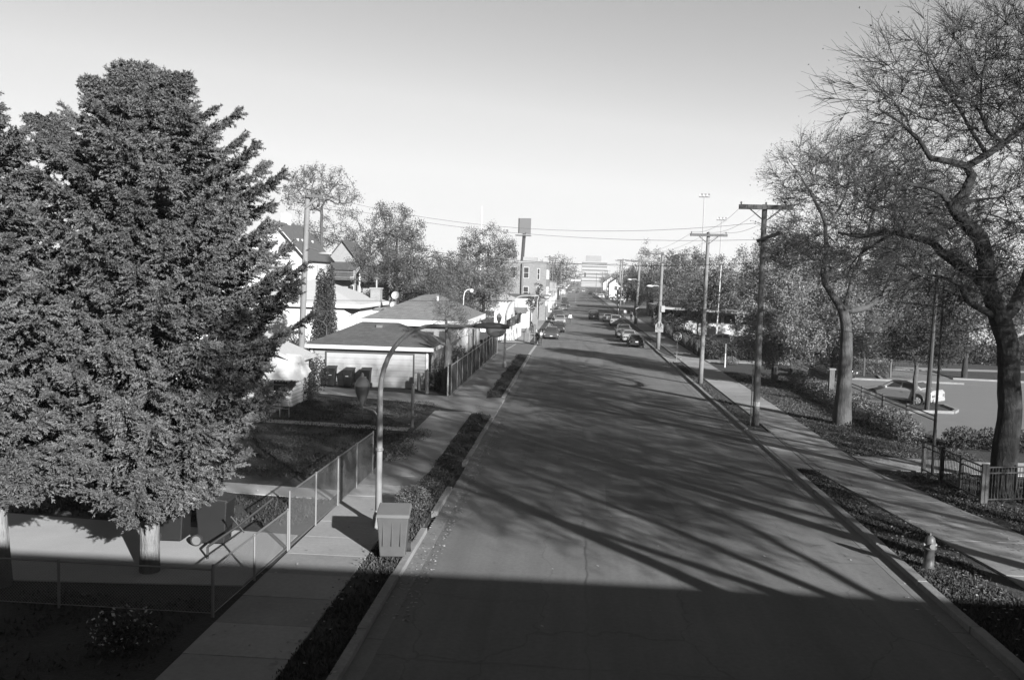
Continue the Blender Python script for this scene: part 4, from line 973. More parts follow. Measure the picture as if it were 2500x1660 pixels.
for i, (x, y, h) in enumerate(((-6.0, 200, 12.5), (-5.7, 214, 11), (-6.2, 232, 12.8), (-5.0, 296, 12.5), (-5.2, 372, 11.5), (11.5, 330, 11), (11.8, 400, 11), (11.0, 480, 11), (-6, 480, 11))):
    upole(['dark utility pole left of the far brick shops', 'slim dark pole between the far brick shops and the kerb', 'dark pole at the near left corner of the far crossing', 'dark pole past the far crossing on the left', 'distant left hand pole', 'distant right hand pole past the far crossing', 'distant right hand pole, second past the crossing', 'farthest right hand pole', 'farthest left hand pole'][i], x, y, h, [(h - .4, -1.2, 1.2, .12)], .17, .12, m=WOOD)
def exL(t, X):
    x, y = X(9.3); a = M(); a.tube([(x, y - .1, 8.55), (x + .35, y - .3, 8.72), (x + .9, y - .5, 8.6)], .035, 8); ar = a.build('lamp_arm', STEEL, t)
    M().lathe((x + 1.35, y - .6, 8.34), [(.06, 0), (.13, .04), (.14, .09), (.06, .17)], 12, sx=3.2, sy=1.1).build('lamp_head', STEELG, ar, smooth=True)
    M().bar((x, y - .2, 11.1), (x + .75, y - .2, 11.7), .09, .12).build('brace', WOODL, t)
upole('tall leaning utility pole in front of the white houses on the left', -16.5, 52.1, 12.0, [(11.8, 0, 1.0, .15)], .20, .15, (.38, 0), extra=exL)
# masts
def mast(label, x, y, h, r, head):
    t = thing('light_mast' if head else 'mast', label, 'light mast' if head else 'mast', (x, y, 0)); M().tube([(x, y, 0), (x, y, h)], [r, r * .6], 8).build('pole', STEELG if head else WHITE, t)
    if head:
        m = M(); m.box(x - head, x + head, y - .2, y + .2, h - .5, h - .2); f_ = m.build('lamp_frame', GREYM, t)
        for i in range(6):
            q = -head + head * 2 * (i + .5) / 6; M().box(x + q - .28, x + q + .28, y - .5, y - .1, h - .2 + .25 * (i % 2), h + .35 + .25 * (i % 2)).build('floodlight', GREYM if i % 2 else LABELM, f_)
mast('taller floodlight mast behind the right hand trees', *A(1713, 640, 260)[:2], 32.3, .22, 1.5)
mast('shorter floodlight mast right of the taller one', *A(1757, 640, 300)[:2], 28.6, .2, 1.6)
mast('thin white radio mast far behind the round leafy tree', -32.6, 300, 31, .3, 0)
t = thing('flagpole', 'bare white flagpole in front of the low school building', 'flagpole', (18.9, 119, .07)); M().tube([(18.9, 119, 0), (19.15, 119, 9.7)], [.11, .05], 8).build('pole', WHITEM, t); M().lathe((19.15, 119, 9.7), [(.02, 0), (.09, .08), (.02, .17)], 8).build('finial', STEEL, t); M().bar((19.0, 118.9, 2.2), (19.6, 118.9, 0.6), .05, .05).build('stay', GREYM, t)
# billboard
b = A(1271, 640, 400); t = thing('billboard', 'billboard on a single tall pole seen from its plain grey back', 'billboard', (b.x, 400, 0))
x0 = A(1267, 545, 400); x1 = A(1293, 545, 400); M().tube([(b.x, 400, 0), (A(1280, 575, 400).x, 400, x0.z - 4)], .8, 10).build('pole', BARKD, t)
zz0, zz1 = A(1280, 571, 400).z, A(1280, 535, 400).z
w_ = M(); w_.add([(x0.x, 396, zz0), (x1.x, 404, zz0), (x1.x, 404, zz1 + .6), (x0.x, 396, zz1), (x0.x + .5, 395.3, zz0), (x1.x + .5, 403.3, zz0), (x1.x + .5, 403.3, zz1 + .6), (x0.x + .5, 395.3, zz1)], [(0, 1, 2, 3), (7, 6, 5, 4), (0, 4, 5, 1), (1, 5, 6, 2), (2, 6, 7, 3), (3, 7, 4, 0)])
w_.build('panel', mat('billboard_grey', .11, .8), t); M().box(x0.x - 1.4, x1.x + .8, 397, 403, zz0 - .9, zz0 - .5).build('catwalk', GREYM, t)

# ------------------------------------------------------------------ wires
def wire(label, pts, sag=0.4, r=0.012, group=None):
    m = M(); q = []
    for a, b in zip(pts[:-1], pts[1:]):
        a, b = Vector(a), Vector(b); n = 14
        for i in range(n): u = i / n; p = a.lerp(b, u); p.z -= 4 * sag * u * (1 - u); q.append(p)
    q.append(Vector(pts[-1])); m.tube(q, r, 4); return one('utility_wire', label, 'wire', m, GREYM if r < .012 else BLACKM, pts[0], group=group)
wire('low black wire crossing the street from the left pole to the second right hand pole', [(-16.5, 52.1, 5.6), (9.1, 63.3, 6.05)], .05)
wire('wire crossing the whole street at middle height to the nearest right hand pole', [(-16.4, 52.1, 9.85), (9.35, 45.4, 8.37)], .85)
wire('upper of two thin wires running from the top of the left pole', [(-15.5, 52.1, 11.9), (8.9, 45.3, 10.35)], 1.1, .009)
wire('lower of two thin wires running from the top of the left pole', [(-16.0, 52.0, 11.5), (8.9, 44.9, 9.5)], .75, .009)
wire('black service wire sagging from the nearest right hand pole past the big tree', [(9.36, 45.5, 5.7), (15.6, 28.0, 6.7)], .75)
wire('service wire from the second right hand pole to the school roof', [(9.2, 63.4, 6.1), (14.0, 121, 3.9)], 1.0)
ps = [(9.4, 45.4, 11.3), (9.2, 63.3, 10.85), (7.7, 94.3, 10.4), (9.2, 147.4, 10.8), (10.9, 224.8, 12.5)]
for j, o_ in enumerate((-1.1, 0.0, 1.1)):
    wire(['left', 'middle', 'right'][j] + ' strand of the line strung pole to pole on the right', [(p_[0] + o_, p_[1], p_[2]) for p_ in ps], .45, .009)
wire('slack wire looping from the second to the third right hand pole', [(9.15, 63.4, 7.3), (8.95, 94.4, 7.0), (10.2, 147.5, 7.6)], .9, .014)
wire('cable crossing the street before the far crossing', [(-6.0, 200, 11.5), (10.9, 224, 11.6)], .6, .03)
wire('lower cable over the street beyond the far crossing', [(-5.0, 296, 9.4), (13.3, 257, 9.6)], .8, .03)
for i, (x, y) in enumerate(((-2.6, 236), (2.4, 237))):
    t = thing('traffic_light', ('left' if i == 0 else 'right') + ' traffic light hanging over the far crossing', 'traffic light', (x, y, 8.0), group='traffic lights'); M().box(x - .2, x + .2, y - .15, y + .15, 8.0, 9.1).build('housing', BLACKM, t)
    M().tube([(x - (3.2 if i == 0 else 8), y, 9.3), (x, y, 9.3)], .06, 6).build('span_arm', GREYM, t)
t = thing('street_sign', 'long white overhead sign spanning the street far away', 'sign', (-1, 420, 5)); M().box(-2.4, 2.2, 419.9, 420, 6.4, 7.2).build('panel', WHITE, t); M().box(-7, 12, 420, 420.3, 5.6, 5.9).build('beam', GREYM, t)
for xx in (-7, 12): M().tube([(xx, 420.1, 0), (xx, 420.1, 7)], .15, 6).build('post', GREYM, t)

# ------------------------------------------------------------------ cars
def car(name, label, x, y, heading, kind='sedan', paint=0.1, L=None, z=0.0, group=None, cat='car', metal=.3):
    """local frame: +X is the nose"""
    pm = mat('car_paint_%02d' % int(paint * 100), paint, 0.22, metal=metal, spec=.6)
    S = {  # stations from nose: x, z low, belt z, top z, top half width factor
        'sedan': (4.7, 1.45, .88, [(0, .38, .62, .64, .80), (.05, .25, .70, .74, .90), (.9, .24, .86, .90, .90), (1.35, .24, .92, .95, .88), (2.05, .24, .94, 1.42, .68), (2.9, .24, .94, 1.45, .68), (3.35, .24, .95, 1.38, .67), (3.95, .24, .97, 1.02, .85), (4.6, .28, .90, 1.0, .86), (4.7, .40, .86, .90, .82)], (3, 4), (6, 7), (3, 7)),
        'hatch': (4.2, 1.45, .86, [(0, .38, .62, .64, .80), (.05, .25, .70, .76, .88), (.8, .24, .88, .92, .88), (1.15, .24, .92, .96, .88), (1.85, .24, .94, 1.42, .70), (2.8, .24, .95, 1.46, .70), (3.5, .24, .96, 1.38, .68), (4.0, .28, .98, 1.04, .80), (4.2, .38, .86, .92, .82)], (3, 4), (6, 7), (3, 7)),
        'suv': (4.8, 1.78, .94, [(0, .42, .72, .76, .82), (.05, .30, .86, .92, .90), (.9, .30, 1.02, 1.08, .92), (1.2, .30, 1.06, 1.10, .90), (1.8, .30, 1.08, 1.72, .76), (3.2, .30, 1.08, 1.78, .76), (4.4, .30, 1.08, 1.74, .75), (4.72, .32, 1.08, 1.14, .88), (4.8, .45, .9, 1.0, .88)], (3, 4), (6, 7), (3, 7)),
        'pickup': (5.2, 1.75, .95, [(0, .42, .74, .78, .86), (.05, .32, .92, .96, .92), (1.2, .32, 1.05, 1.10, .92), (1.5, .32, 1.06, 1.12, .9), (2.0, .32, 1.08, 1.70, .74), (2.9, .32, 1.08, 1.74, .74), (3.2, .32, 1.08, 1.66, .74), (3.3, .32, 1.06, 1.10, .94), (5.15, .34, 1.06, 1.10, .94), (5.2, .45, 1.0, 1.04, .92)], (3, 4), (6, 7), (3, 7)),
    }[kind]
    Ln, H, hw, st, ws, rw, cab = S; hx = Ln / 2
    t = thing(name, label, cat, (x, y, z), heading, group)
    b = M(); rings = []
    for (sx, zl, zb, zt, wt) in st:
        en = hw * (0.86 if sx in (st[0][0], st[-1][0]) else 1.0)
        pr = [(-en * .93, zl), (-en, zl + .14), (-en, zb - .10), (-en * .97, zb), (-hw * wt - (0.02 if zt > zb + .2 else 0), zt - .05), (-hw * wt * .86, zt)]
        pr = pr + [(-a, c) for a, c in reversed(pr)]; rings.append([(hx - sx, a, c) for a, c in pr])
    n = len(rings[0])
    for r_ in rings: b.v += r_
    for i in range(len(rings) - 1):
        for j in range(n): b.f.append((i * n + j, i * n + (j + 1) % n, (i + 1) * n + (j + 1) % n, (i + 1) * n + j))
    b.f.append(tuple(range(n))[::-1]); b.f.append(tuple(range((len(rings) - 1) * n, len(rings) * n)))
    b.f = [f_[::-1] for f_ in b.f]
    bo = b.build('body', pm, t, local=True, smooth=False, bevel=0.025)
    def q(i, j, u, v, i2, j2, k=0.012):          # a point on the shell between ring i/i2, with u along, v between side points j,j2
        p0 = Vector(rings[i][j]).lerp(Vector(rings[i][j2]), v); p1 = Vector(rings[i2][j]).lerp(Vector(rings[i2][j2]), v); return p0.lerp(p1, u)
    up = Vector((0, 0, .014))
    for nm, (i, i2), s_ in (('windshield', ws, 1), ('rear_window', rw, -1)):
        a0, a1 = (0.10, 0.93) if s_ > 0 else (0.08, 0.85)
        if kind == 'pickup' and s_ < 0: a0, a1 = .1, .8
        l0, r0 = q(i, 4, a0, 0, i2, 4), q(i, 7, a0, 0, i2, 7); l1, r1 = q(i, 4, a1, 0, i2, 4), q(i, 7, a1, 0, i2, 7)
        pts = [l0.lerp(r0, .07), l0.lerp(r0, .93), l1.lerp(r1, .93), l1.lerp(r1, .07)]
        # the shell between points 5..6 is the roof centre line
        zc = [q(i, 5, a0, 0, i2, 5), q(i, 5, a1, 0, i2, 5)]
        for p_, zz in zip(pts, (zc[0].z, zc[0].z, zc[1].z, zc[1].z)): p_.z = zz + .012
        if s_ < 0: pts = [pts[0] + Vector((-.02, 0, .0)), pts[1] + Vector((-.02, 0, 0)), pts[2] + Vector((-.02, 0, 0)), pts[3] + Vector((-.02, 0, 0))]
        else: pts = [p_ + Vector((.02, 0, 0)) for p_ in pts]
        nn_ = (pts[1] - pts[0]).cross(pts[3] - pts[0])
        if nn_.z < 0: pts.reverse()
        M().plate(pts, .02).build(nm, GLASS, t, local=True)
    for sg in (-1, 1):
        j0, j1 = (3, 4) if sg < 0 else (8, 7)
        c0, c1 = cab
        segs = [(c0 + 1, (c0 + 1 + c1 - 1) // 2 if c1 - c0 > 2 else c1 - 1)]
        xs_ = [rings[i][0][0] for i in range(c0, c1 + 1)]
        def side_pt(xx, v):
            for i in range(c0, c1):
                xa, xb = rings[i][0][0], rings[i + 1][0][0]
                if xb <= xx <= xa + 1e-6:
                    return q(i, j0, (xa - xx) / (xa - xb), v, i + 1, j1) if False else Vector(rings[i][j0]).lerp(Vector(rings[i][j1]), v).lerp(Vector(rings[i + 1][j0]).lerp(Vector(rings[i + 1][j1]), v), (xa - xx) / (xa - xb))
            return Vector(rings[c1][j0])
        xa, xb = rings[c0 + 1][0][0], rings[c1 - 1][0][0]; mid = (xa + xb) / 2
        for (s0, s1, ex0, ex1) in ((xa + .28, mid + .05, .42, 0), (mid - .05, xb - .12, 0, .28 if kind == 'sedan' else .1)):
            if kind == 'pickup' and s0 < mid: continue
            if kind == 'pickup': s1 = xb
            pts = [side_pt(s0 + 0.0, .16), side_pt(s1, .16), side_pt(s1 + ex1 * .6, .86), side_pt(s0 - ex0, .86)]
            pts = [p_ + Vector((0, sg * .014, .004)) for p_ in pts]
            nn_ = (pts[1] - pts[0]).cross(pts[3] - pts[0])
            if nn_.y * sg < 0: pts.reverse()
            M().plate(pts, .012).build('side_window', GLASS, t, local=True)
        M().box(xa + .25, xa + .42, sg * hw * .98 - .0 if sg > 0 else -hw - .16, hw + .16 if sg > 0 else -hw * .98, st[3][2] - .02, st[3][2] + .13).build('mirror', pm, t, local=True, bevel=.02)
        for xx in (mid, mid - .85): M().box(xx - .2, xx - .06, sg * hw - .01, sg * hw + .015, st[3][2] - .16, st[3][2] - .12).build('handle', STEELG, t, local=True) if not (kind == 'pickup' and xx < mid) else None
        for wx in (hx - .85, -hx + .9 if kind != 'pickup' else -hx + 1.15):
            w_ = M(); rad = .32 if kind in ('sedan', 'hatch') else .37
            w_.tube([(wx, sg * (hw - .02) - sg * .17, rad), (wx, sg * (hw + .015), rad)], rad, 20); wo = w_.build('wheel', RUBBER, t, local=True)
            rm = M(); rm.tube([(wx, sg * (hw + .012), rad), (wx, sg * (hw + .022), rad)], rad * .66, 16)
            ro_ = rm.build('rim', STEELG, wo, local=True)
            sp_ = M()
            for k_ in range(5):
                a = k_ * 2 * math.pi / 5; sp_.bar((wx, sg * (hw + .026), rad), (wx + math.cos(a) * rad * .6, sg * (hw + .026), rad + math.sin(a) * rad * .6), .02, .07)
            # spokes belong to the rim
            sp_.build('spokes', WHITEM, wo, local=True)
            ar = M(); pts = [(wx + math.cos(a) * (rad + .07), sg * (hw + .004), rad + math.sin(a) * (rad + .07)) for a in np.linspace(-.15, math.pi + .15, 14)]
            ar.tube(pts, .035, 4, cap=True); ar.build('wheel_arch', PLASTD, t, local=True)
    zl_ = st[1][2] - .1
    for sg in (-1, 1):
        M().box(hx - .09, hx - .015, sg * hw * .72 - .2, sg * hw * .72 + .2, zl_ - .08, zl_ + .06).build('headlight', mat('headlight_glass', .75, .15), t, local=True, bevel=.015)
        M().box(-hx + .0, -hx + .08, sg * hw * .74 - .16, sg * hw * .74 + .16, zl_ - .02, zl_ + .16).build('tail_light', mat('tail_light_red', .14, .25), t, local=True, bevel=.015)
    M().box(hx - .03, hx + .02, -.5, .5, zl_ - .14, zl_ - .03).build('grille', BLACKM, t, local=True)
    M().box(hx - .04, hx + .05, -hw * .86, hw * .86, .3, .48).build('bumper', pm if kind != 'pickup' else STEELG, t, local=True, bevel=.03)
    M().box(-hx - .05, -hx + .04, -hw * .86, hw * .86, .32, .52).build('bumper', pm if kind != 'pickup' else STEELG, t, local=True, bevel=.03)
    M().box(hx + .05, hx + .065, -.16, .16, .38, .50).build('number_plate', LABELM, t, local=True); M().box(-hx - .04, -hx + .0, -.16, .16, .6, .72).build('number_plate', LABELM, t, local=True)
    M().box(-hx + .5, hx - .5, -hw * .9, hw * .9, .16, .26).build('underbody', BLACKM, t, local=True)
    if kind in ('suv',):
        for sg in (-1, 1): M().tube([(.9, sg * .55, 1.8), (-1.6, sg * .55, 1.8)], .02, 6).build('roof_rail', BLACKM, t, local=True)
    return t
N90 = R(-90)
gl = 'cars parked along the left kerb'
car('parked_car', 'dark sedan with white number plate, frontmost of the cars parked on the left', -2.75, 108.2, N90, 'sedan', .09, group=gl)
car('parked_car', 'black sedan second in the row parked on the left', -2.2, 121.9, N90, 'sedan', .04, group=gl)
car('parked_car', 'light grey sedan third in the left parked row, beside the man in white', -2.35, 145, N90, 'sedan', .35, group=gl)
car('parked_car', 'dark grey sport utility vehicle fourth in the left parked row', -2.85, 158, N90, 'suv', .10, group=gl)
car('parked_car', 'grey sedan fifth in the left parked row, alone before the crossing', -2.75, 207, N90, 'sedan', .2, group=gl)
car('parked_car', 'dark car with white trim sixth in the left parked row', -2.3, 233.5, N90, 'sedan', .08, group=gl)
car('parked_car', 'dark car at the far left corner of the crossing', -3.2, 268, N90, 'suv', .06, group=gl)
gr_ = 'cars parked along the right kerb'
car('parked_car', 'black hatchback nearest of the cars parked on the right, seen from behind', 6.85, 99.0, -N90, 'hatch', .035, group=gr_)
car('parked_car', 'pale sedan squeezed between the black hatchback and the white pickup', 6.55, 106.6, -N90, 'sedan', .4, group=gr_)
car('parked_pickup', 'white pickup truck parked in front of the pale sedan on the right', 6.35, 114.3, -N90, 'pickup', .7, group=gr_, cat='pickup truck')
car('parked_car', 'silver station wagon parked on the right beside the pale pole', 6.6, 143.7, -N90, 'suv', .5, group=gr_)
car('parked_car', 'white car parked in front of the silver station wagon', 5.9, 157, -N90, 'sedan', .75, group=gr_)
car('moving_car', 'black sport utility vehicle driving away in the middle of the street', 3.5, 163.3, -N90, 'suv', .02)
car('moving_car', 'small white van crossing over far down on the right side', 9.2, 356, R(175), 'suv', .75)
car('moving_car', 'dark car with bright front coming from far down the street', .9, 456, N90, 'hatch', .04)
for i, (x, y, p_, k_) in enumerate(((-1.8, 560, .5, 'sedan'), (1.9, 600, .1, 'suv'), (4.6, 520, .75, 'suv'), (6.6, 470, .6, 'sedan'), (7.2, 438, .1, 'sedan'), (-3, 520, .06, 'suv'), (-3, 470, .3, 'sedan'))):
    car('distant_car', ['light car at the far vanishing end of the street', 'dark truck like car at the far end of the street', 'white van far away right of centre', 'pale car far away along the right kerb', 'dark car parked far down the right kerb', 'black van parked far down the left kerb', 'grey car parked far down the left kerb'][i], x, y, N90, k_, p_)
car('parked_car', 'silver sedan parked in the lot behind the iron fence', 20.9, 57.4, R(134), 'sedan', .48, z=.085)
car('parked_car', 'black sedan with bright wheels half hidden by the tree trunk in the lot', 19.6, 70.0, R(150), 'sedan', .03, z=.085)
car('parked_car', 'white car peeping through the picket fence by the white shop', -9.8, 104.5, R(20), 'sedan', .6)
car('parked_car', 'dark car in the side yard beyond the white cottage', -6.9, 150.5 + 40, R(30), 'sedan', .1)
car('parked_car', 'grey sedan parked behind the bushes of the low school building', 17.5, 104, R(0), 'sedan', .3)

# ------------------------------------------------------------------ people
SKIN = mat('skin', .22, .6)
def skin_obj(name, pts, edges, rad, m, parent, sub=1):
    me = bpy.data.meshes.new(name); me.from_pydata(pts, edges, []); me.update(); o = link(name, me, m, parent)
    md = o.modifiers.new('skin', 'SKIN'); md.use_smooth_shade = True
    if not me.skin_vertices: 
        pass
    lay = me.skin_vertices[0].data if me.skin_vertices else None
    if lay is None:
        bm = bmesh.new(); bm.from_mesh(me); bm.verts.layers.skin.verify(); bm.to_mesh(me); bm.free(); lay = me.skin_vertices[0].data
    for i, r_ in enumerate(rad): lay[i].radius = r_ if isinstance(r_, tuple) else (r_, r_)
    lay[0].use_root = True
    s_ = o.modifiers.new('sub', 'SUBSURF'); s_.levels = sub; s_.render_levels = sub
    return o
def person(label, x, y, rz, h=1.74, coat=.6, trous=.04, hair=.03, z=0.0, stride=.18, arms='down', vest=None, bag=False, hood=False, group='people on foot'):
    """local frame: the person faces +Y"""
    t = thing('person', label, 'person', (x, y, z), rz, group); k = h / 1.74
    P_ = lambda *a: tuple(v_ * k for v_ in a)
    hp = .90
    J = {'pel': (0, 0, .95), 'wai': (0, .0, 1.10), 'che': (0, .01, 1.32), 'nk': (0, .0, 1.47), 'hd': (0, .015, 1.56), 'tp': (0, .01, 1.68)}
    pts = [J['pel'], J['wai'], J['che'], J['nk'], J['hd'], J['tp']]; rad = [(.15, .11), (.14, .10), (.17, .11), .055, (.075, .09), (.07, .08)]; ed = [(0, 1), (1, 2), (2, 3), (3, 4), (4, 5)]
    def add(p, r_, par): pts.append(p); rad.append(r_); ed.append((par, len(pts) - 1)); return len(pts) - 1
    legs, armp = [], []
    for sg in (-1, 1):
        st_ = stride * sg
        a = add((sg * .09, 0, .88), .09, 0); kn = add((sg * .10, st_ * .45 + .03, .50), .062, a); an = add((sg * .10, st_, .09), .042, kn); to = add((sg * .11, st_ + .17, .045), .035, an)
        legs.append([pts[i] for i in (a, kn, an)])
        s_ = add((sg * .19, 0, 1.40), .055, 2)
        if arms == 'pockets': el, wr = (sg * .28, -.06, 1.14), (sg * .20, .12, .98)
        elif arms == 'bent': el, wr = (sg * .27, -.02, 1.14), (sg * .12, .26, 1.14)
        else: el, wr = (sg * .25, -.04 * sg, 1.13), (sg * .26, .05 - .06 * sg, .88)
        e = add(el, .042, s_); w_ = add(wr, .030, e)
        d = (Vector(wr) - Vector(el)).normalized(); pl = add(tuple(Vector(wr) + d * .07), (.036, .018), w_)
        armp.append([pts[i] for i in (s_, e, w_)])
        lat = Vector((0, 1, 0)) if abs(d.y) < .8 else Vector((1, 0, 0))
        for f_ in range(4):
            o_ = (f_ - 1.5) * .019; L_ = (.07, .08, .076, .06)[f_]
            b0 = Vector(pts[pl]) + lat * o_ + d * .02; i1 = add(tuple(b0), .009, pl); i2 = add(tuple(b0 + d * L_ * .5), .008, i1); add(tuple(b0 + d * L_ * .9 + Vector((-sg * .02, 0, 0))), .007, i2)
        th = Vector(wr) + d * .035 + lat * .03; i1 = add(tuple(th), .010, w_); add(tuple(th + d * .045 + lat * .02), .008, i1)
    nz = add((0, .105, 1.57), .012, 4)
    skin_obj('body', [P_(*p) for p in pts], ed, rad, SKIN, t)
    cm = mat('cloth_%02d' % int(coat * 100), coat, .85); tm = mat('cloth_%02d' % int(trous * 100), trous, .85)
    cp_, cr, ce = [(0, 0, .90), (0, 0, 1.08), (0, .01, 1.30), (0, 0, 1.42), (0, 0, 1.49)], [(.185, .135), (.18, .13), (.20, .14), (.15, .10), (.08, .07)], [(0, 1), (1, 2), (2, 3), (3, 4)]
    for ap in armp:
        b0 = len(cp_); cp_ += [ap[0], ap[1], tuple(Vector(ap[1]).lerp(Vector(ap[2]), .9))]; cr += [.078, .062, .048]; ce += [(2, b0), (b0, b0 + 1), (b0 + 1, b0 + 2)]
    skin_obj('coat', [P_(*p) for p in cp_], ce, cr, cm, t)
    tp_, tr_, te = [(0, 0, .94)], [(.165, .12)], []
    for lg in legs:
        b0 = len(tp_); tp_ += [lg[0], lg[1], (lg[2][0], lg[2][1], lg[2][2] + .02)]; tr_ += [.105, .078, .065]; te += [(0, b0), (b0, b0 + 1), (b0 + 1, b0 + 2)]
    skin_obj('trousers', [P_(*p) for p in tp_], te, tr_, tm, t)
    for lg in legs: M().box(k * lg[2][0] - .05, k * lg[2][0] + .05, k * lg[2][1] - .09, k * lg[2][1] + .2, 0, .09).build('shoe', BLACKM, t, local=True, bevel=.02)
    hm = M().lathe((0, -.012, 1.60 * k), [(.085, -.08), (.105, -.02), (.11, .04), (.095, .10), (.05, .14), (.01, .15)], 14, sx=.86, sy=1.0); hm.build('hood' if hood else 'hair', mat('cloth_%02d' % int(hair * 100), hair, .9), t, local=True, smooth=True)
    for sg in (-1, 1): M().lathe((sg * .03, .092, 1.585 * k), [(.002, -.008), (.008, 0), (.002, .008)], 6).build('eye', BLACKM, t, local=True)
    if vest is not None:
        skin_obj('vest', [P_(*p) for p in [(0, 0, 1.0), (0, 0, 1.15), (0, .01, 1.34), (0, 0, 1.44)]], [(0, 1), (1, 2), (2, 3)], [(.20, .15), (.195, .15), (.215, .155), (.15, .12)], mat('vest_white', vest, .8), t)
    if bag: M().lathe((.32 * k, 0, .62 * k), [(.1, 0), (.13, .05), (.12, .22), (.03, .3)], 10).build('bag', LABELM, t, local=True)
    return t
person('person in a white reflective vest over dark clothes standing at the left corner', -3.62, 96.0, R(200), 1.76, .05, .04, .03, vest=.8, arms='bent', stride=.08)
person('person in a dark jacket standing just left of the one in the white vest', -3.98, 96.4, R(150), 1.70, .14, .03, .05, arms='pockets', stride=.06)
person('person in a bulky white jacket walking in the middle of the street', -.75, 143.9, R(10), 1.80, .85, .07, .03, arms='down')
person('person in dark grey walking along the left sidewalk behind the pole', -5.5, 116.5, R(180), 1.78, .12, .08, .04, z=.12)
person('person in a light top and black trousers walking away on the right sidewalk', 10.4, 164, R(5), 1.75, .35, .03, .03, z=.12, bag=True)
person('person in white at the right kerb under the second stop sign', 9.65, 172, R(-10), 1.72, .7, .05, .03, z=.12)
person('person in a black coat near the black and white post on the right', 8.95, 182, R(20), 1.78, .04, .04, .03, z=.12)
person('person in a pale top far away beside the dark trees on the right', 14.4, 262, R(0), 1.8, .75, .1, .03, z=.1)
person('person in light clothes by the driveway right of the pale pole', 13.4, 150, R(60), 1.65, .6, .3, .03, z=.1)
person('person at the left sidewalk beside the tall black posts far away', -6.9, 178, R(160), 1.75, .2, .05, .03, z=.12)

# ------------------------------------------------------------------ signs
def octagon(m, x, y, z, r, th=.02, a0=22.5): return m.plate([(x + r * math.cos(R(a0 + 45 * i)), y, z + r * math.sin(R(a0 + 45 * i))) for i in range(8)], th)
def stop_sign(label, x, y, z0, zc, facing=-1, group='stop signs'):
    t = thing('stop_sign', label, 'stop sign', (x, y, z0), group=group); r = .41
    M().box(x - .03, x + .03, y + .02, y + .06, z0, zc + .45).build('post', GREYM, t)
    if facing < 0:
        b = M(); octagon(b, x, y - .012, zc, r + .0, .014); sg = b.build('panel', WHITEM, t)
        b = M(); octagon(b, x, y - .018, zc, r - .055, .004); b.build('face', mat('stop_red', .075, .45), sg)
        me = text_mesh('STOP', .34, .001, .92); me.materials.append(WHITEM); o = link('lettering', me, None, sg); o.location = Vector((x, y - .024, zc - .0)) - base_of(t)
        b = M().lathe((x - .12, y - .022, zc - .25), [(.0, -.06), (.05, -.02), (.04, .05), (.0, .07)], 8, sy=.05); b.lathe((x + .09, y - .022, zc - .24), [(.0, -.06), (.06, .0), (.03, .06), (.0, .07)], 8, sy=.05); b.build('sticker', WHITEM, sg)
    else:
        b = M(); octagon(b, x, y, zc, r, .02); b.build('panel', mat('sign_back', .2, .5), t)
    return t
stop_sign('red stop sign with white letters on a thin post facing the camera', 9.28, 80.0, .1, 2.42)
stop_sign('small distant stop sign beside the people on the right sidewalk', 10.0, 141.0, .1, 2.7)
stop_sign('stop sign turned away, showing its bare back on the left corner', -4.5, 100.5, .1, 2.45, 1)
t = thing('marker_post', 'slim white and dark marker post on the lawn right of the sidewalk', 'post', (13.0, 76.5, .1)); M().box(12.96, 13.04, 76.46, 76.54, .1, 1.3).build('post', WHITEM, t); M().box(12.95, 13.05, 76.45, 76.55, 1.3, 2.15).build('sign_panel', GREYM, t); 
t = thing('sign_post', 'black and white banded post with notices at the right kerb', 'sign post', (8.8, 180, .1)); M().tube([(8.8, 180, .1), (8.8, 180, 7)], .12, 8).build('post', BLACKM, t)
for i in range(6): M().lathe((8.8, 180, 1.2 + i * .95), [(.125, 0), (.135, .01), (.135, .38), (.125, .39)], 8).build('band', WHITEM, t)
t = thing('litter_bin', 'round slatted litter basket at the left street corner', 'litter bin', (-5.35, 99.6, .1)); b = M()
for i in range(22): a = 2 * math.pi * i / 22; b.bar((-5.35 + .30 * math.cos(a), 99.6 + .30 * math.sin(a), .12), (-5.35 + .34 * math.cos(a), 99.6 + .34 * math.sin(a), 1.15), .06, .02)
b.build('basket', mat('bin_slats', .3, .7), t); M().lathe((-5.35, 99.6, 1.15), [(.36, 0), (.36, .08), (.2, .3), (.12, .5), (.05, .55)], 14).build('dome_lid', GREYM, t)
t = thing('banner', 'black flag with a pale emblem hanging behind the white picket fence', 'flag', (-6.4, 101.8, .1)); M().tube([(-6.5, 101.8, .1), (-6.6, 101.8, 4.4)], .03, 6).build('staff', GREYM, t)
b = M(); nn = 8
for i in range(nn + 1):
    for j in range(5): b.v.append((-8.1 + 1.9 * i / nn, 101.75 + .12 * math.sin(i * 1.3 + j * .4), 2.2 + 1.25 * i / nn * .9 - j * (.22 + .08 * i / nn)))
for i in range(nn):
    for j in range(4): b.f.append((i * 5 + j, i * 5 + j + 1, (i + 1) * 5 + j + 1, (i + 1) * 5 + j))
fl = b.build('cloth', BLACKM, t); M().lathe((-6.65, 101.6, 1.9), [(0, -.1), (.14, 0), (.1, .1), (0, .12)], 8, sy=.1).build('emblem', LABELM, fl)

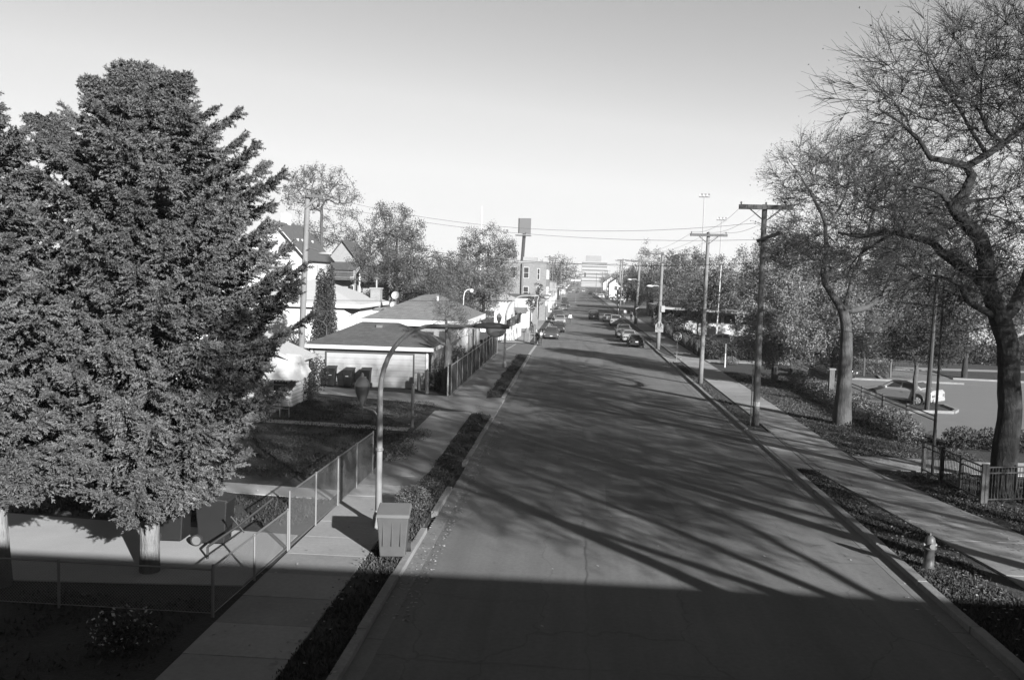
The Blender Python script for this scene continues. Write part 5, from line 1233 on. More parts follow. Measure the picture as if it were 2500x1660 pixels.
# ------------------------------------------------------------------ fences
t = thing('picket_fence', 'white picket fence around the corner yard beyond the side street', 'fence', (-7.5, 100.8, .1)); b = M()
def pickets(b, a, c, h, st_, w):
    L = math.dist(a, c); n = int(L / st_)
    for i in range(n + 1):
        u = i / n; x, y = a[0] + (c[0] - a[0]) * u, a[1] + (c[1] - a[1]) * u; dx, dy = (c[0] - a[0]) / L * w / 2, (c[1] - a[1]) / L * w / 2; hh = h * RNG.uniform(.92, 1.05)
        b.plate([(x - dx, y - dy, .1), (x + dx, y + dy, .1), (x + dx, y + dy, hh), (x, y, hh + .12), (x - dx, y - dy, hh)], .03)
pickets(b, (-12.5, 100.8), (-6.9, 100.9), 1.35, .19, .12); pickets(b, (-6.9, 100.9), (-6.6, 109.5), 1.35, .25, .14); b.build('pickets', WHITE, t)
b = M()
for z in (.45, 1.1): b.bar((-12.5, 100.85, z), (-6.9, 100.95, z), .04, .08); b.bar((-6.95, 100.9, z), (-6.65, 109.5, z), .04, .08)
b.build('rail', WHITE, t)

t = thing('slatted_fence', 'dark slatted chain link fence along the sidewalk beside the garages', 'fence', (-7.35, 52, .1)); b = M(); y = 52.3
while y < 83.5:
    wv = RNG.uniform(.10, .15); h = 2.05 + .12 * math.sin(y * .8) + RNG.normal(0, .05); b.box(-7.36 + RNG.normal(0, .012), -7.33, y, y + wv, .18, h); y += wv + RNG.uniform(.01, .05)
b.build('slats', PLANK, t)
b = M(); b.box(-7.5, -7.2, 52.0, 83.8, 0, .16); b.build('footing', KERB, t)
for y in np.arange(52.4, 84, 2.6): M().tube([(-7.28, y, .1), (-7.28, y, 2.25)], .03, 6).build('post', GREYM, t)
M().tube([(-7.29, 52.3, 1.95), (-7.29, 83.6, 1.95)], .022, 6).build('top_rail', STEELG, t)
b = M(); b.box(-7.36, -7.33, 83.55, 83.62, .1, 2.1); b.box(-12, -7.4, 83.5, 83.56, .1, 2.1); b.build('end_panel', PLANK, t)
M().tube([(-7.45, 52.1, .1), (-7.45, 52.1, 2.1)], .05, 8).build('gate_post', STEELG, t)

def chain(name_label, a, c, h, n_posts, pitch=.055, z0=.1, rails=True, mesh=True, gate=False, thing_name='chainlink_fence', pr=.03):
    t = thing(thing_name, name_label, 'fence', (a[0], a[1], z0)); L = math.dist(a, c); ux, uy = (c[0] - a[0]) / L, (c[1] - a[1]) / L
    for i in range(n_posts):
        u = L * i / (n_posts - 1); M().tube([(a[0] + ux * u, a[1] + uy * u, z0), (a[0] + ux * u, a[1] + uy * u, z0 + h + .04)], pr, 8).build('post', STEEL, t)
    if rails: M().tube([(*a, z0 + h), (*c, z0 + h)], .022, 8).build('top_rail', STEEL, t); M().tube([(*a, z0 + .08), (*c, z0 + .08)], .008, 4).build('bottom_wire', STEEL, t)
    if mesh:
        p0, p1 = [], []; s_ = -h
        while s_ < L:
            for dr in (1, -1):
                q0, q1 = (s_, 0.06), (s_ + h - .06, h)
                if dr < 0: q0, q1 = (s_ + h - .06, .06), (s_, h)
                # clip to 0..L
                (x0, zz0), (x1, zz1) = q0, q1
                def at(xq): return zz0 + (zz1 - zz0) * (xq - x0) / (x1 - x0)
                lo, hi = max(0, min(x0, x1)), min(L, max(x0, x1))
                if hi - lo < .02: continue
                p0.append((a[0] + ux * lo, a[1] + uy * lo, z0 + at(lo))); p1.append((a[0] + ux * hi, a[1] + uy * hi, z0 + at(hi)))
            s_ += pitch
        k_ = len(p0); v_, f_ = frusta(p0, p1, np.full(k_, .0026), np.full(k_, .0026), 3); nmesh('chain_mesh', v_, f_, STEEL, t, off=(a[0], a[1], z0))
    return t
chain('galvanised chain link fence along the left sidewalk, running away from the camera', (-7.2, 22.0), (-7.1, 31.0), 1.52, 5, .06)
chain('lower length of chain link fence at the yard corner, in the shade of the train', (-7.3, 17.4), (-7.21, 21.9), 1.08, 3, .06)
chain('dark chain link fence crossing the shaded yard below the spruces', (-7.32, 17.42), (-24, 17.55), 1.0, 6, .07)
t = thing('shadow_rod', 'long dark pipe with a short crossed bar standing in for a shadow line by the fence corner and the bins', 'rod', (-8.9, 21.3, .1)); b = M()  # solid dark rods laid along yard lines taken for a cast shadow
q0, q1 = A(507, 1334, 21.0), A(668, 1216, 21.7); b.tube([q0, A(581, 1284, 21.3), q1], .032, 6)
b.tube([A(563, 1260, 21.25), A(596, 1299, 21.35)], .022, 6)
b.build('rod', BLACKM, t); M().tube([(q0.x, 21.0, .1), q0], .03, 6).build('foot', BLACKM, t)
def post(label, x, y, h, r=.07, m=WOOD): 
    t = M().tube([(0, 0, 0), (0, 0, h - .04), (0, 0, h)], [r, r, r * .7], 8); return one('wooden_post', label, 'post', t, m, (x, y, .1), group='posts', smooth=False) if False else tag(t.build('wooden_post', m, None, local=True, loc=None), label, 'post', 'posts around the left yard') 
for lb, x, y, h, r_ in (('tall weathered post standing at the edge of the dark yard', -7.48, 40.8, 2.1, .08), ('shorter post behind the nearest street lamp, at the yard corner', -8.3, 37.1, 1.5, .07),
        ('short thick post in front of the right end of the garage', -9.6, 54.3, 1.1, .1), ('leaning thick post at the right corner of the garage', -8.85, 52.9, 1.45, .12), ('slim dark post left of the garage', -17.3, 53.4, 1.4, .07)):
    o = post(lb, x, y, h, r_); o.location = (x, y, .1)
wire('taut string fence running low across the dark yard', [(-14.6, 41.2, .85), (-8.3, 40.2, .75)], .02, .02)
# iron fence on the right
def iron(label, a, c, h, posts_, z0=.1, pk=True, two=True):
    t = thing('iron_fence', label, 'fence', (a[0], a[1], z0), group='black iron fences'); L = math.dist(a, c); ux, uy = (c[0] - a[0]) / L, (c[1] - a[1]) / L
    for i in range(posts_):
        u = L * i / (posts_ - 1); x, y = a[0] + ux * u, a[1] + uy * u; M().box(x - .06, x + .06, y - .06, y + .06, z0, z0 + h + .1).build('post', BLACKM if i % 3 else mat('worn_black_paint', .075, .6), t)
    b = M()
    for z in (h, h - .2, .15): b.bar((*a, z0 + z), (*c, z0 + z), .04, .045)
    b.build('rails', BLACKM, t)
    b = M(); n = int(L / .115)
    for i in range(1, n): u = L * i / n; x, y = a[0] + ux * u, a[1] + uy * u; b.box(x - .009, x + .009, y - .009, y + .009, z0 + .1, z0 + h)
    b.build('pickets', BLACKM, t)
iron('black iron fence running from the corner post back to the gate', (13.95, 30.5), (13.8, 35.2), 1.25, 4)
iron('black iron fence in front of the big tree, at the right edge', (14.05, 30.5), (20, 32.0), 1.25, 5)
iron('long black iron fence between the lawn shrubs and the parking lot', (16.9, 42.0), (17.2, 71), 1.3, 9)
iron('black iron fence along the far side of the parking lot', (19.5, 73.5), (27.5, 72.4), 1.4, 5)
iron('dark railing along the right sidewalk behind the stop sign', (12.35, 84.5), (12.3, 132), 1.5, 14)
one('gate_post', 'tall black gate post standing at the iron fence opening', 'gate post', M().tube([(13.84, 34.4, .1), (13.84, 34.4, 7.6)], [.06, .04], 8), BLACKM, (13.84, 34.4, .1))
t = thing('lot_lamp_post', 'thick dark lamp post on the kerbed island beside the silver sedan', 'lamp post', (20.95, 53.4, .1)); M().tube([(20.95, 53.4, .1), (21.1, 53.4, 9.0)], [.15, .10], 10).build('pole', BLACKM, t); M().box(20.3, 21.9, 53.2, 53.6, 9.0, 9.2).build('lamp_head', GREYM, t)
t = thing('bollard', 'pale square concrete post standing in the shrubs left of the trunk', 'post', (15.8, 55.0, .1)); M().box(15.65, 15.95, 54.85, 55.15, .1, 2.2).build('post', WOOD, t); M().box(15.6, 16.0, 54.8, 55.2, 2.2, 2.3).build('cap', GREYM, t)
w = M(); w.box(12.5, 12.7, 86, 131, .1, .55); one('low_wall', 'low dark retaining wall behind the right sidewalk railing', 'wall', w, CONC, (12.6, 86, .1))

# ------------------------------------------------------------------ bins
def cart(label, x, y, rz, h=1.08, w=.62, d=.72, m=PLASTD, wheels_back=True, z=.115, lab=True, group='wheeled bins'):
    t = thing('wheeled_bin', label, 'bin', (x, y, z), rz, group); b = M(); f_ = .8
    b.add([(-w / 2 * f_, -d / 2 * f_, .05), (w / 2 * f_, -d / 2 * f_, .05), (w / 2 * f_, d / 2 * f_, .05), (-w / 2 * f_, d / 2 * f_, .05), (-w / 2, -d / 2, h - .1), (w / 2, -d / 2, h - .1), (w / 2, d / 2, h), (-w / 2, d / 2, h)],
          [(0, 3, 2, 1), (4, 5, 6, 7), (0, 1, 5, 4), (1, 2, 6, 5), (2, 3, 7, 6), (3, 0, 4, 7)]); b.build('body', m, t, local=True, bevel=.03)
    l = M(); l.add([(-w / 2 - .03, -d / 2 - .05, h - .12), (w / 2 + .03, -d / 2 - .05, h - .12), (w / 2 + .03, d / 2 + .02, h), (-w / 2 - .03, d / 2 + .02, h), (-w / 2 - .01, -d / 2 + .02, h - .05), (w / 2 + .01, -d / 2 + .02, h - .05), (w / 2, d / 2, h + .07), (-w / 2, d / 2, h + .07)],
          [(0, 3, 2, 1), (4, 5, 6, 7), (0, 1, 5, 4), (1, 2, 6, 5), (2, 3, 7, 6), (3, 0, 4, 7)]); l.build('lid', m, t, local=True, bevel=.015)
    M().tube([(-w / 2 + .04, d / 2 + .06, h - .05), (w / 2 - .04, d / 2 + .06, h - .05)], .018, 6).build('handle', m, t, local=True)
    for sg in (-1, 1):
        o_ = M().tube([(sg * w / 2 - sg * .08, d / 2 - .06, .15), (sg * w / 2 + sg * .03, d / 2 - .06, .15)], .15, 16).build('wheel', RUBBER, t, local=True); M().tube([(sg * w / 2 + sg * .03, d / 2 - .06, .15), (sg * w / 2 + sg * .036, d / 2 - .06, .15)], .115, 12).build('hub', GREYM, o_, local=True)
    if lab: M().box(-.1, .1, -d / 2 - .035, -d / 2 - .005, h * .60, h * .635).build('marking', LABELM, t, local=True)
    return t
cart('leftmost of the three dark bins in front of the white garage door', -15.3, 54.75, R(4), 1.22)
cart('middle one of the three dark bins before the white garage door, lid askew', -14.15, 54.7, R(-5), 1.16)
cart('rightmost of the three dark bins before the garage, behind the lantern', -13.0, 54.5, R(3), 1.2)
cart('large wheeled bin half under the spruce boughs, left one of the two', -10.45, 22.35, R(92), 1.2, .72, .8, lab=False)
cart('large wheeled bin beside the fence corner, right one of the two', -9.3, 22.3, R(94), 1.28, .74, .84, lab=False)
gc = mat('grey_bin_plastic', .085, .55, n=(3, .25))
kb = cart('big boxy grey bin with overhanging lid standing at the kerb beside the nearest lamp', -4.45, 21.95, R(6), 1.2, .80, .78, m=gc, lab=False); kb.name = 'kerbside_bin'
for c_ in kb.children:
    if c_.name.startswith('lid'): c_.data.materials.clear(); c_.data.materials.append(mat('bin_lid', .15, .5, n=(3, .2)))
m_ = M()
for xx in (-.22, 0, .22): m_.box(xx - .02, xx + .02, -.385, -.345, .35, .95)
m_.build('rib', gc, kb, local=True)
# hydrant
t = thing('fire_hydrant', 'pale fire hydrant standing in the grass at the right kerb', 'fire hydrant', (9.3, 23.0, .1)); b = M()
b.lathe((9.3, 23.0, .1), [(.19, 0), (.19, .04), (.13, .06), (.125, .52), (.17, .54), (.17, .58), (.13, .60), (.135, .72), (.115, .82), (.06, .88), (.03, .89)], 16); b.build('barrel', mat('hydrant_paint', .09, .5, n=(5, .2)), t, smooth=True)
M().tube([(9.3, 23, .97), (9.3, 23, 1.05)], .028, 5).build('operating_nut', GREYM, t)
for dx, dy, r_ in ((-.165, 0, .05), (.165, 0, .05), (0, -.18, .07)): M().tube([(9.3, 23, .74), (9.3 + dx, 23 + dy, .74)], r_, 12).build('nozzle_cap', GREYM, t)

# ------------------------------------------------------------------ trees
# three spruces on the left
PROF = [(1.95, 1.5), (2.4, 2.05), (3.2, 2.5), (4.1, 3.1), (5.0, 3.5), (6.4, 3.6), (7.5, 3.5), (8.3, 3.2), (9.0, 2.95), (9.8, 2.4), (10.5, 1.7), (11.0, 1.15), (11.4, .7), (11.7, .15)]
spruce('big spruce with ragged broad top, its pale trunk rising from the paved yard', -9.9, 19.9, PROF, 2, lean=(-.25, .5),
       extra=[([(-10.6, 20.2, 8.6), (-11.6, 20.2, 9.3), (-12.35, 20.2, 10.0), (-12.65, 20.2, 10.7)], .42), ([(-10.4, 20.2, 10.6), (-11.0, 20.2, 11.3), (-11.3, 20.2, 11.45)], .3), ([(-10.2, 20.2, 11.2), (-10.35, 20.2, 11.7), (-10.45, 20.2, 11.75)], .28), ([(-9.9, 20.2, 10.6), (-9.6, 20.2, 11.4), (-9.35, 20.2, 11.6)], .3)])
spruce('second spruce cut by the left edge of the view, pale trunk at the edge', -12.7, 18.6, [(2.3, 1.3), (3.0, 2.2), (4.5, 2.9), (6.2, 3.2), (7.6, 2.9), (8.8, 2.2), (9.8, 1.6), (10.8, .85), (11.6, .2)], 7, lean=(-.7, 0), dens=.8)
spruce('third spruce standing behind the other two, filling the gap between them', -13.4, 24.4, [(1.2, 1.6), (2.6, 2.8), (4.5, 3.4), (5.6, 2.8), (6.2, 2.2), (6.8, 1.4), (7.4, .7), (7.8, .2)], 11, dens=.62)

Lz = lambda x, y: (1900 + x / 2.613, 300 + y / 2.613)
def LA(pts, Y0, dY=0.0): 
    n = len(pts); return [tuple(A(*Lz(*p), Y0 + dY * i / max(1, n - 1))) for i, p in enumerate(pts)]
trunk = [(15.05, 31.5, 0.0), (15.0, 31.5, .5)] + LA([(1470, 1900), (1470, 1560), (1460, 1400), (1415, 1260)], 31.5)
limbs = [
 (trunk, [.62, .46, .40, .36, .34, .36], None, 0, False),
 (LA([(1340, 1060), (1320, 850), (1290, 730), (1150, 590), (1110, 530)], 31.5, -.6), [.31, .29, .27, .25, .23, .22], 0, -1, True),
 (LA([(1190, 450), (1235, 340), (1205, 280)], 30.9, .2), [.22, .19, .17, .16], 1, -1, True),
 (LA([(1110, 250), (970, 225), (900, 110), (800, 20), (640, -90)], 31.0, -1.4), [.13, .11, .09, .07, .05, .03], 2, -1, True),
 (LA([(1330, 205), (1440, 130), (1568, 20), (1720, -120), (1800, -330)], 31.1, .8), [.13, .12, .11, .10, .07, .04], 2, -1, True),
 (LA([(1230, 50), (1170, -60), (1060, -230), (960, -420)], 31.3, 1.5), [.07, .06, .05, .04, .02], 4, 0, True),
 (LA([(1340, 60), (1290, -60), (1300, -280), (1330, -520)], 31.3, -1.5), [.08, .06, .05, .04, .02], 4, 1, True),
 (LA([(1270, 980), (1160, 910), (1030, 820), (990, 765), (880, 735), (740, 700), (520, 725), (380, 700)], 31.3, 3.0), [.22, .20, .18, .16, .14, .12, .09, .07, .05], 1, 0, True),
 (LA([(640, 760), (520, 840), (470, 900)], 33.5, .5), [.07, .05, .04, .02], 7, 5, True),
 (LA([(1500, 1180), (1568, 1030), (1640, 800), (1700, 560)], 31.6, 1.5), [.24, .22, .19, .15, .10], 0, -1, True),
 (LA([(1200, 1125), (1160, 1030), (1040, 985), (920, 950), (700, 1010)], 31.2, -2.2), [.13, .11, .09, .06, .04, .02], 0, -1, True),
 (LA([(1060, 480), (1040, 450), (930, 410), (800, 385), (640, 490)], 30.6, -1.5), [.09, .08, .06, .05, .03, .02], 1, -1, True),
 (LA([(1300, 490), (1440, 470)], 31.0, 1), [.08, .05, .03], 1, -1, True),
 (LA([(1640, 240), (1800, 200), (1950, 150)], 32.0, 2), [.10, .08, .06, .04], 9, -1, True)]
tree('locust_tree', 'big nearly bare locust with a thick forked trunk behind the iron fence corner', (15.05, 31.5, .05), limbs,
     [(12.6, 31.0, 13.6, 4.1, 4.5, 2.7), (16.6, 31.5, 14.6, 5.0, 5, 3.4), (19.5, 32.5, 12.0, 4.6, 5, 3.4), (11.5, 31.8, 9.8, 3.2, 3.5, 1.9), (15.6, 31.2, 9.6, 3.4, 4, 2.0), (12.6, 30.5, 7.4, 2.4, 3, 1.0)], 2200, 4, tipr=.0072,
     twig=(6, 1.2, .0085), leaf=(.22, .12, .08), bark=BARKD, leafm=leafm('locust_leaves', .07), step=.5, wig=.16)
tl = [(14.2, 47.1, .05)] + LA([(430, 1500), (435, 1350), (415, 1200)], 47.1)
limbs = [(tl, [.48, .35, .30, .27], None, 0, False),
 (LA([(300, 1030), (285, 950), (310, 830), (300, 640), (220, 470), (130, 320), (60, 230)], 47, -1.5), [.20, .17, .15, .13, .10, .07, .04, .02], 0, -1, True),
 (LA([(330, 650), (420, 480), (480, 260)], 46.2, 1), [.09, .07, .05, .03], 1, 3, True),
 (LA([(560, 1180), (660, 1110), (760, 900), (880, 640)], 47.3, 1.5), [.19, .16, .13, .09, .05], 0, -1, True),
 (LA([(470, 1000), (560, 760), (620, 500)], 48.0, 1.5), [.14, .11, .08, .04], 0, -1, True)]
tree('locust_tree', 'smaller locust with a split trunk and feathery pale crown, on the lawn', (14.2, 47.1, .05), limbs,
     [(12.4, 46, 12.6, 2.7, 3, 2.3), (15.5, 47, 13.2, 3.0, 3.5, 2.4), (18.2, 48, 11.2, 3.0, 3.5, 2.6), (11.6, 46, 9.4, 2.1, 2.5, 1.8), (15.2, 47, 9.2, 3.4, 3.5, 2.1)], 1300, 9, tipr=.007,
     twig=(7, 1.0, .009), leaf=(1, .14, .085), bark=BARK, leafm=leafm('locust_leaves_pale', .17), step=.55, wig=.15)
# the nearer trees of the same row, mostly outside the frame; boughs of the first hang in at the top right, all throw their shade over the street
limbs = [([(15.5, 16, 0.0), (15.4, 16, 3), (15.2, 16, 6)], [.5, .34, .3], None, 0, False), ([(13.8, 16.4, 9.5), (12, 17, 12.4), (9.6, 17.6, 13.3), (7.6, 18, 13.6)], [.22, .16, .12, .07, .04], 0, -1, True),
 ([(16, 15, 10), (15.6, 15, 14)], [.2, .15, .06], 0, -1, True), ([(13.9, 17.5, 10.2), (12.0, 19.2, 13.4)], [.14, .1, .05], 0, -1, True)]
tree('locust_tree', 'nearest locust, only its boughs hanging into the top right corner', (15.5, 16, .05), limbs, [(16, 15.5, 10.8, 5.2, 4.8, 3.2), (12.2, 17.4, 14.8, 6.0, 4.5, 1.9), (15, 16, 15, 5, 5, 2)], 1100, 21, tipr=.008, twig=(5, 1.05, .0115), leaf=(.6, .12, .08), bark=BARKD, leafm=MATS['locust_leaves'], step=.6, wig=.16)
limbs = [([(18, 4, 0.0), (18, 4, 3), (17.8, 4, 5.5)], [.5, .36, .32], None, 0, False), ([(15.5, 4.5, 8.5), (13, 5, 11.5), (11.2, 5.4, 13)], [.22, .17, .12, .06], 0, -1, True), ([(18.5, 4, 9.5), (18, 4.5, 14)], [.22, .16, .07], 0, -1, True), ([(20.5, 5, 9), (22, 5, 12)], [.16, .12, .06], 0, -1, True)]
tree('locust_tree', 'leafless locust standing beside the railway, outside the view', (18, 4, .05), limbs, [(17.5, 4.3, 12.4, 6.8, 4.6, 4.2), (12.2, 6.0, 14.4, 4.6, 4.4, 2.8)], 1400, 33, tipr=.008, twig=(5, 1.1, .014), leaf=(2, .2, .12), bark=BARKD, leafm=MATS['locust_leaves'], step=.65, wig=.16)
tree('locust_tree', 'leafless locust beyond the gate, outside the view on the right', (25, 22, .05), [([(25, 22, 0), (25, 22, 4), (24.8, 22, 6)], [.45, .34, .3], None, 0, False), ([(22.5, 22.5, 10), (21.5, 23, 13)], [.2, .14, .06], 0, -1, True), ([(26.5, 22, 10), (27, 22, 14)], [.2, .14, .06], 0, -1, True)],
     [(24.5, 22, 11.5, 6, 6, 4.2)], 700, 41, tipr=.009, twig=(5, 1.1, .014), leaf=(2, .2, .12), bark=BARKD, leafm=MATS['locust_leaves'], step=.65, wig=.16)

for lb, x, y, hh, sd_n in (('leafless locust far out on the right beside the railway, outside the view', 27.5, 8, 17, 43), ('slim leafless locust between the two nearest ones, outside the view', 20.5, 11.5, 15, 46)):
    tree('locust_tree', lb, (x, y, .05), [([(x, y, 0), (x, y, 4), (x - .2, y, hh * .38)], [.45, .34, .3], None, 0, False), ([(x - 2, y + .5, hh * .6), (x - 3.4, y + 1, hh * .8)], [.2, .14, .06], 0, -1, True), ([(x + 1.6, y, hh * .62), (x + 2, y, hh * .85)], [.2, .14, .06], 0, -1, True)],
         [(x - .5, y, hh * .68, 6.2, 5.6, hh * .27)], 560, sd_n, tipr=.009, twig=(4, 1.1, .013), leaf=(2, .2, .13), bark=BARKD, leafm=MATS['locust_leaves'], step=.65, wig=.16)
broad('leafy_tree', 'tall tree still in full leaf beside the railway, added out of view to shade the yard', 14.6, 5.0, 18.5, [(10.6, 8.2, 15.6, 4.2, 4.4, 2.4), (12.0, -3.8, 15.4, 4.2, 3.2, 2.3)], 260, 47, (26, .34, .24), lm=LF_MID, r=.3, fork=.55, tipr=.02)  # unseen tree added here, its two crowns placed to shade the left yard
# left background
broad('tall_tree', 'tall open crowned pale tree rising above the white house roof', -33.4, 114, 21, [(-36, 114, 17.8, 3.4, 3, 2.9), (-31.3, 114, 17.6, 3.2, 3, 3.2), (-34, 114, 19.4, 3.0, 2.5, 2), (-36.6, 114, 12.5, 2.0, 2, 2.0)], 230, 51, (42, .32, 0.187), lm=LF_LIGHT, bark=BARK, r=.27, fork=.5, tipr=.03, shell=.33)
broad('leafy_tree', 'mid grey leafy tree low behind the white house and the tall tree', -33.5, 142, 16, [(-36.5, 142, 14, 5.2, 3, 4), (-30, 142, 13.2, 4.5, 3, 4.0), (-42, 142, 12.5, 4, 3, 4)], 200, 52, (64, .45, 0.203), lm=LF_MID, r=.3, tipr=.03)
broad('spreading_tree', 'dark spreading tree with layered boughs and a thin wispy top', -19.8, 96.5, 15, [(-20.2, 96.5, 9.6, 5.0, 4, 2.6), (-19.8, 96.5, 12.2, 3.2, 3, 1.7), (-17.5, 96.5, 7.6, 3.6, 3.5, 2.6), (-22.0, 96.5, 8.2, 3.2, 3.2, 2.2), (-20.6, 96.5, 14.3, 2.6, 2, 1.0)], 330, 53, (83, .36, 0.156), lm=leafm('leaves_grey', .125), r=.35, fork=.3, tipr=.02, shell=.36)
broad('leafy_tree', 'dark low leafy tree directly behind the brick chimney', -21.5, 100, 8.0, [(-21.8, 100, 5.0, 3.0, 2.4, 2.9), (-18.8, 100, 4.4, 2.4, 2.2, 2.4)], 190, 49, (70, .32, 0.156), lm=MATS['leaves_grey'], r=.18, tipr=.018)
broad('leafy_tree', 'round topped leafy tree beside the billboard pole', -12.2, 122, 15, [(-12.4, 122, 11.6, 3.9, 3.5, 3.1), (-10.2, 122, 9.5, 2.6, 3, 3.0), (-14.4, 122, 9.5, 2.6, 3, 3.0)], 280, 54, (61, .34, 0.172), lm=LF_MID, r=.3, tipr=.02, shell=.36)
broad('leafy_tree', 'bright leafy tree standing over the corner yard and the white cottage', -11.0, 106, 9.8, [(-11.2, 106, 6.0, 3.6, 2.6, 3.6), (-8.9, 106, 7.0, 1.9, 2, 2.6), (-13.2, 106, 5.6, 2.4, 2, 3)], 280, 55, (67, .32, 0.156), lm=LF_LIGHT, r=.22, tipr=.015)
broad('leafy_tree', 'low dark leafy tree between the spreading tree and the round tree', -17.2, 117, 10, [(-17.6, 117, 7.6, 3.6, 3, 3.0), (-14.8, 115, 6.5, 2.5, 3, 3.0)], 190, 56, (67, .38, 0.187), lm=LF_MID, r=.2, tipr=.02)
broad('leafy_tree', 'leafy tree behind the brick chimney and the satellite dishes', -14.6, 98, 7.6, [(-15.2, 98, 5.0, 2.6, 2.5, 2.6), (-17.6, 99, 4.2, 2, 2, 2)], 150, 57, (64, .32, 0.156), lm=LF_MID, r=.15, tipr=.015)
broad('young_tree', 'dark sparse young tree in front of the brick building', -5.9, 143, 7.2, [(-5.9, 143, 5.0, .9, .8, 2.0), (-6.4, 143, 3.4, 1.5, 1, .9)], 60, 58, (22, .18, 0.172), lm=LF_DARK, r=.08, tipr=.02)
broad('young_tree', 'dark little street tree just behind the curved lamps on the left', -6.0, 120, 5.4, [(-6.0, 120, 4.0, 1.0, 1.0, 1.3)], 50, 59, (19, .18, 0.156), lm=LF_DARK, r=.07, tipr=.02)
broad('pale_tree', 'pale nearly bare tree far away behind the brick building', -5.8, 300, 16, [(-5.8, 300, 11.6, 5.2, 4, 4.2), (-1.8, 303, 9.5, 3.5, 3, 3)], 170, 60, (14, .6, 0.39), lm=LF_PALE, r=.4, fork=.4, tipr=.06)
def column(label, x, y, h, r, seed):
    n = 9; ells = [(x + RNG.normal(0, .05), y, .4 + h * i / n * .98, r * (1 - .72 * (i / n) ** 2.2), r * .9, h / n * 1.2) for i in range(n)]
    return bush('columnar_evergreen', label, ells, 9000, .13, LF_DARK, seed, cat='evergreen', z0=.1, shell=.25)
column('tall narrow dark evergreen, left lobe of the pair by the white bungalow', -18.95, 64.8, 7.2, .78, 61); column('tall narrow dark evergreen, right lobe of the pair by the white bungalow', -18.3, 64.8, 7.5, .74, 62)
bush('shrub', 'dark rounded shrub at the foot of the tall left utility pole', [(-18.6, 58, 1.6, 1.7, 1.4, 1.7), (-17.4, 58.5, 1.2, 1.0, 1, 1.3)], 6000, .14, LF_MID, 63)
broad('pruned_tree', 'small bare pruned tree in front of the columnar evergreens', -17.7, 62, 4.6, [(-17.7, 62, 4.3, .9, .8, .7)], 26, 64, (1, .1, .1), bark=BARKL, r=.09, fork=.6, tipr=.012)
# pollarded tree at the fence
pt = [(-7.95, 54.2, .1), (-7.85, 54.2, 1.5), (-7.75, 54.2, 2.9)]
tree('pollarded_tree', 'pollarded tree with knobbly trunk and upright shoots by the slatted fence', (-7.95, 54.2, .1), [(pt, [.28, .21, .27], None, 0, False), ([(-7.9, 54.2, 3.8), (-7.95, 54.2, 4.7)], [.13, .10, .06], 0, -1, True), ([(-7.3, 54.1, 3.2), (-7.0, 54, 3.5)], [.15, .10, .05], 0, -1, True), ([(-8.3, 54.1, 3.2), (-8.75, 54, 3.6)], [.15, .09, .05], 0, -1, True)],
     [(-7.9, 54.2, 5.2, .9, .7, 1.1), (-7.2, 54.1, 4.2, .8, .6, .8)], 110, 65, tipr=.010, twig=(4, .6, .008), leaf=(1, .1, .08), bark=BARKL, leafm=LF_MID, step=.3, wig=.05)
bush('shrub', 'leggy shrub growing against the slatted fence under the pollarded tree', [(-8.2, 57, 1.2, .7, 1.6, 1.1), (-8.0, 61, 1.7, .6, 1.5, .8), (-8.6, 54.6, .9, .5, .8, .8)], 5200, .11, LF_MID, 66)
bush('clipped_bush', 'clipped round bush on the kerb strip behind the pale kerbside bin', [(-4.75, 26.3, .45, .58, .6, .45)], 5200, .05, leafm('bush_leaves', .16), 67, cat='bush')
bush('clipped_bush', 'darker bush on the kerb strip just beyond the clipped round one', [(-4.55, 28.2, .35, .5, .8, .4)], 3800, .05, LF_DARK, 68, cat='bush')
bush('hedge_strip', 'low scrubby growth along the far part of the left kerb strip', [(-4.75, y, .18, .42, 1.6, .22) for y in (33, 37, 41, 44)] + [(-4.8, y, .2, .45, 2.2, .22) for y in (54, 59, 64, 69, 74, 79)], 9000, .07, LF_DARK, 69, cat='hedge')
bush('shrub', 'flowering shrub with pale blooms in the deep shade at the fence foot', [(-8.3, 15.6, .45, .7, .6, .45)], 1400, .07, LF_DARK, 70); 
rng = np.random.default_rng(8); c = ellpts([(-8.3, 15.6, .55, .7, .6, .42)], 90, rng, .2); v, f = leafquads(c, .085, rng); fl = nmesh('flowers', v, f, mat('pale_flower', .6, .8, attr=1), None, attr=np.ones(len(c)), off=(-8.3, 15.6, .1)); fl.parent = [o for o in bpy.data.objects if o.get('label', '').startswith('flowering shrub')][0]
bush('shrub', 'scrubby growth at the corner of the yard behind the nearest lamp', [(-6.9, 34.5, .25, .8, 1.8, .3), (-6.9, 38.5, .22, .7, 1.6, .25)], 3000, .06, LF_MID, 71)

# right background
broad('maple_tree', 'bright leafy maple right of the nearest utility pole, crown reaching low', 15.2, 67.6, 11.2, [(15.2, 67.6, 7.2, 2.9, 2.4, 3.4), (13.6, 66.8, 4.0, 1.9, 2, 2.0), (16.0, 67.2, 9.0, 1.8, 1.6, 1.9), (15.0, 66.4, 2.6, 2.8, 1.6, 1.4)], 470, 72, (83, .27, 0.133), lm=LF_PALE, bark=BARK, r=.22, fork=.25, tipr=.012, shell=.33)
broad('maple_tree', 'smaller bright maple between the first maple and the smaller locust', 17.4, 60.5, 7.4, [(17.2, 60.5, 5.4, 2.2, 1.8, 2.4), (17.9, 60.5, 3.2, 1.9, 1.6, 1.4), (15.9, 60.2, 3.4, 1.4, 1.3, 1.3)], 300, 77, (74, .26, 0.125), lm=LF_PALE, bark=BARK, r=.14, fork=.25, tipr=.012, shell=.33)
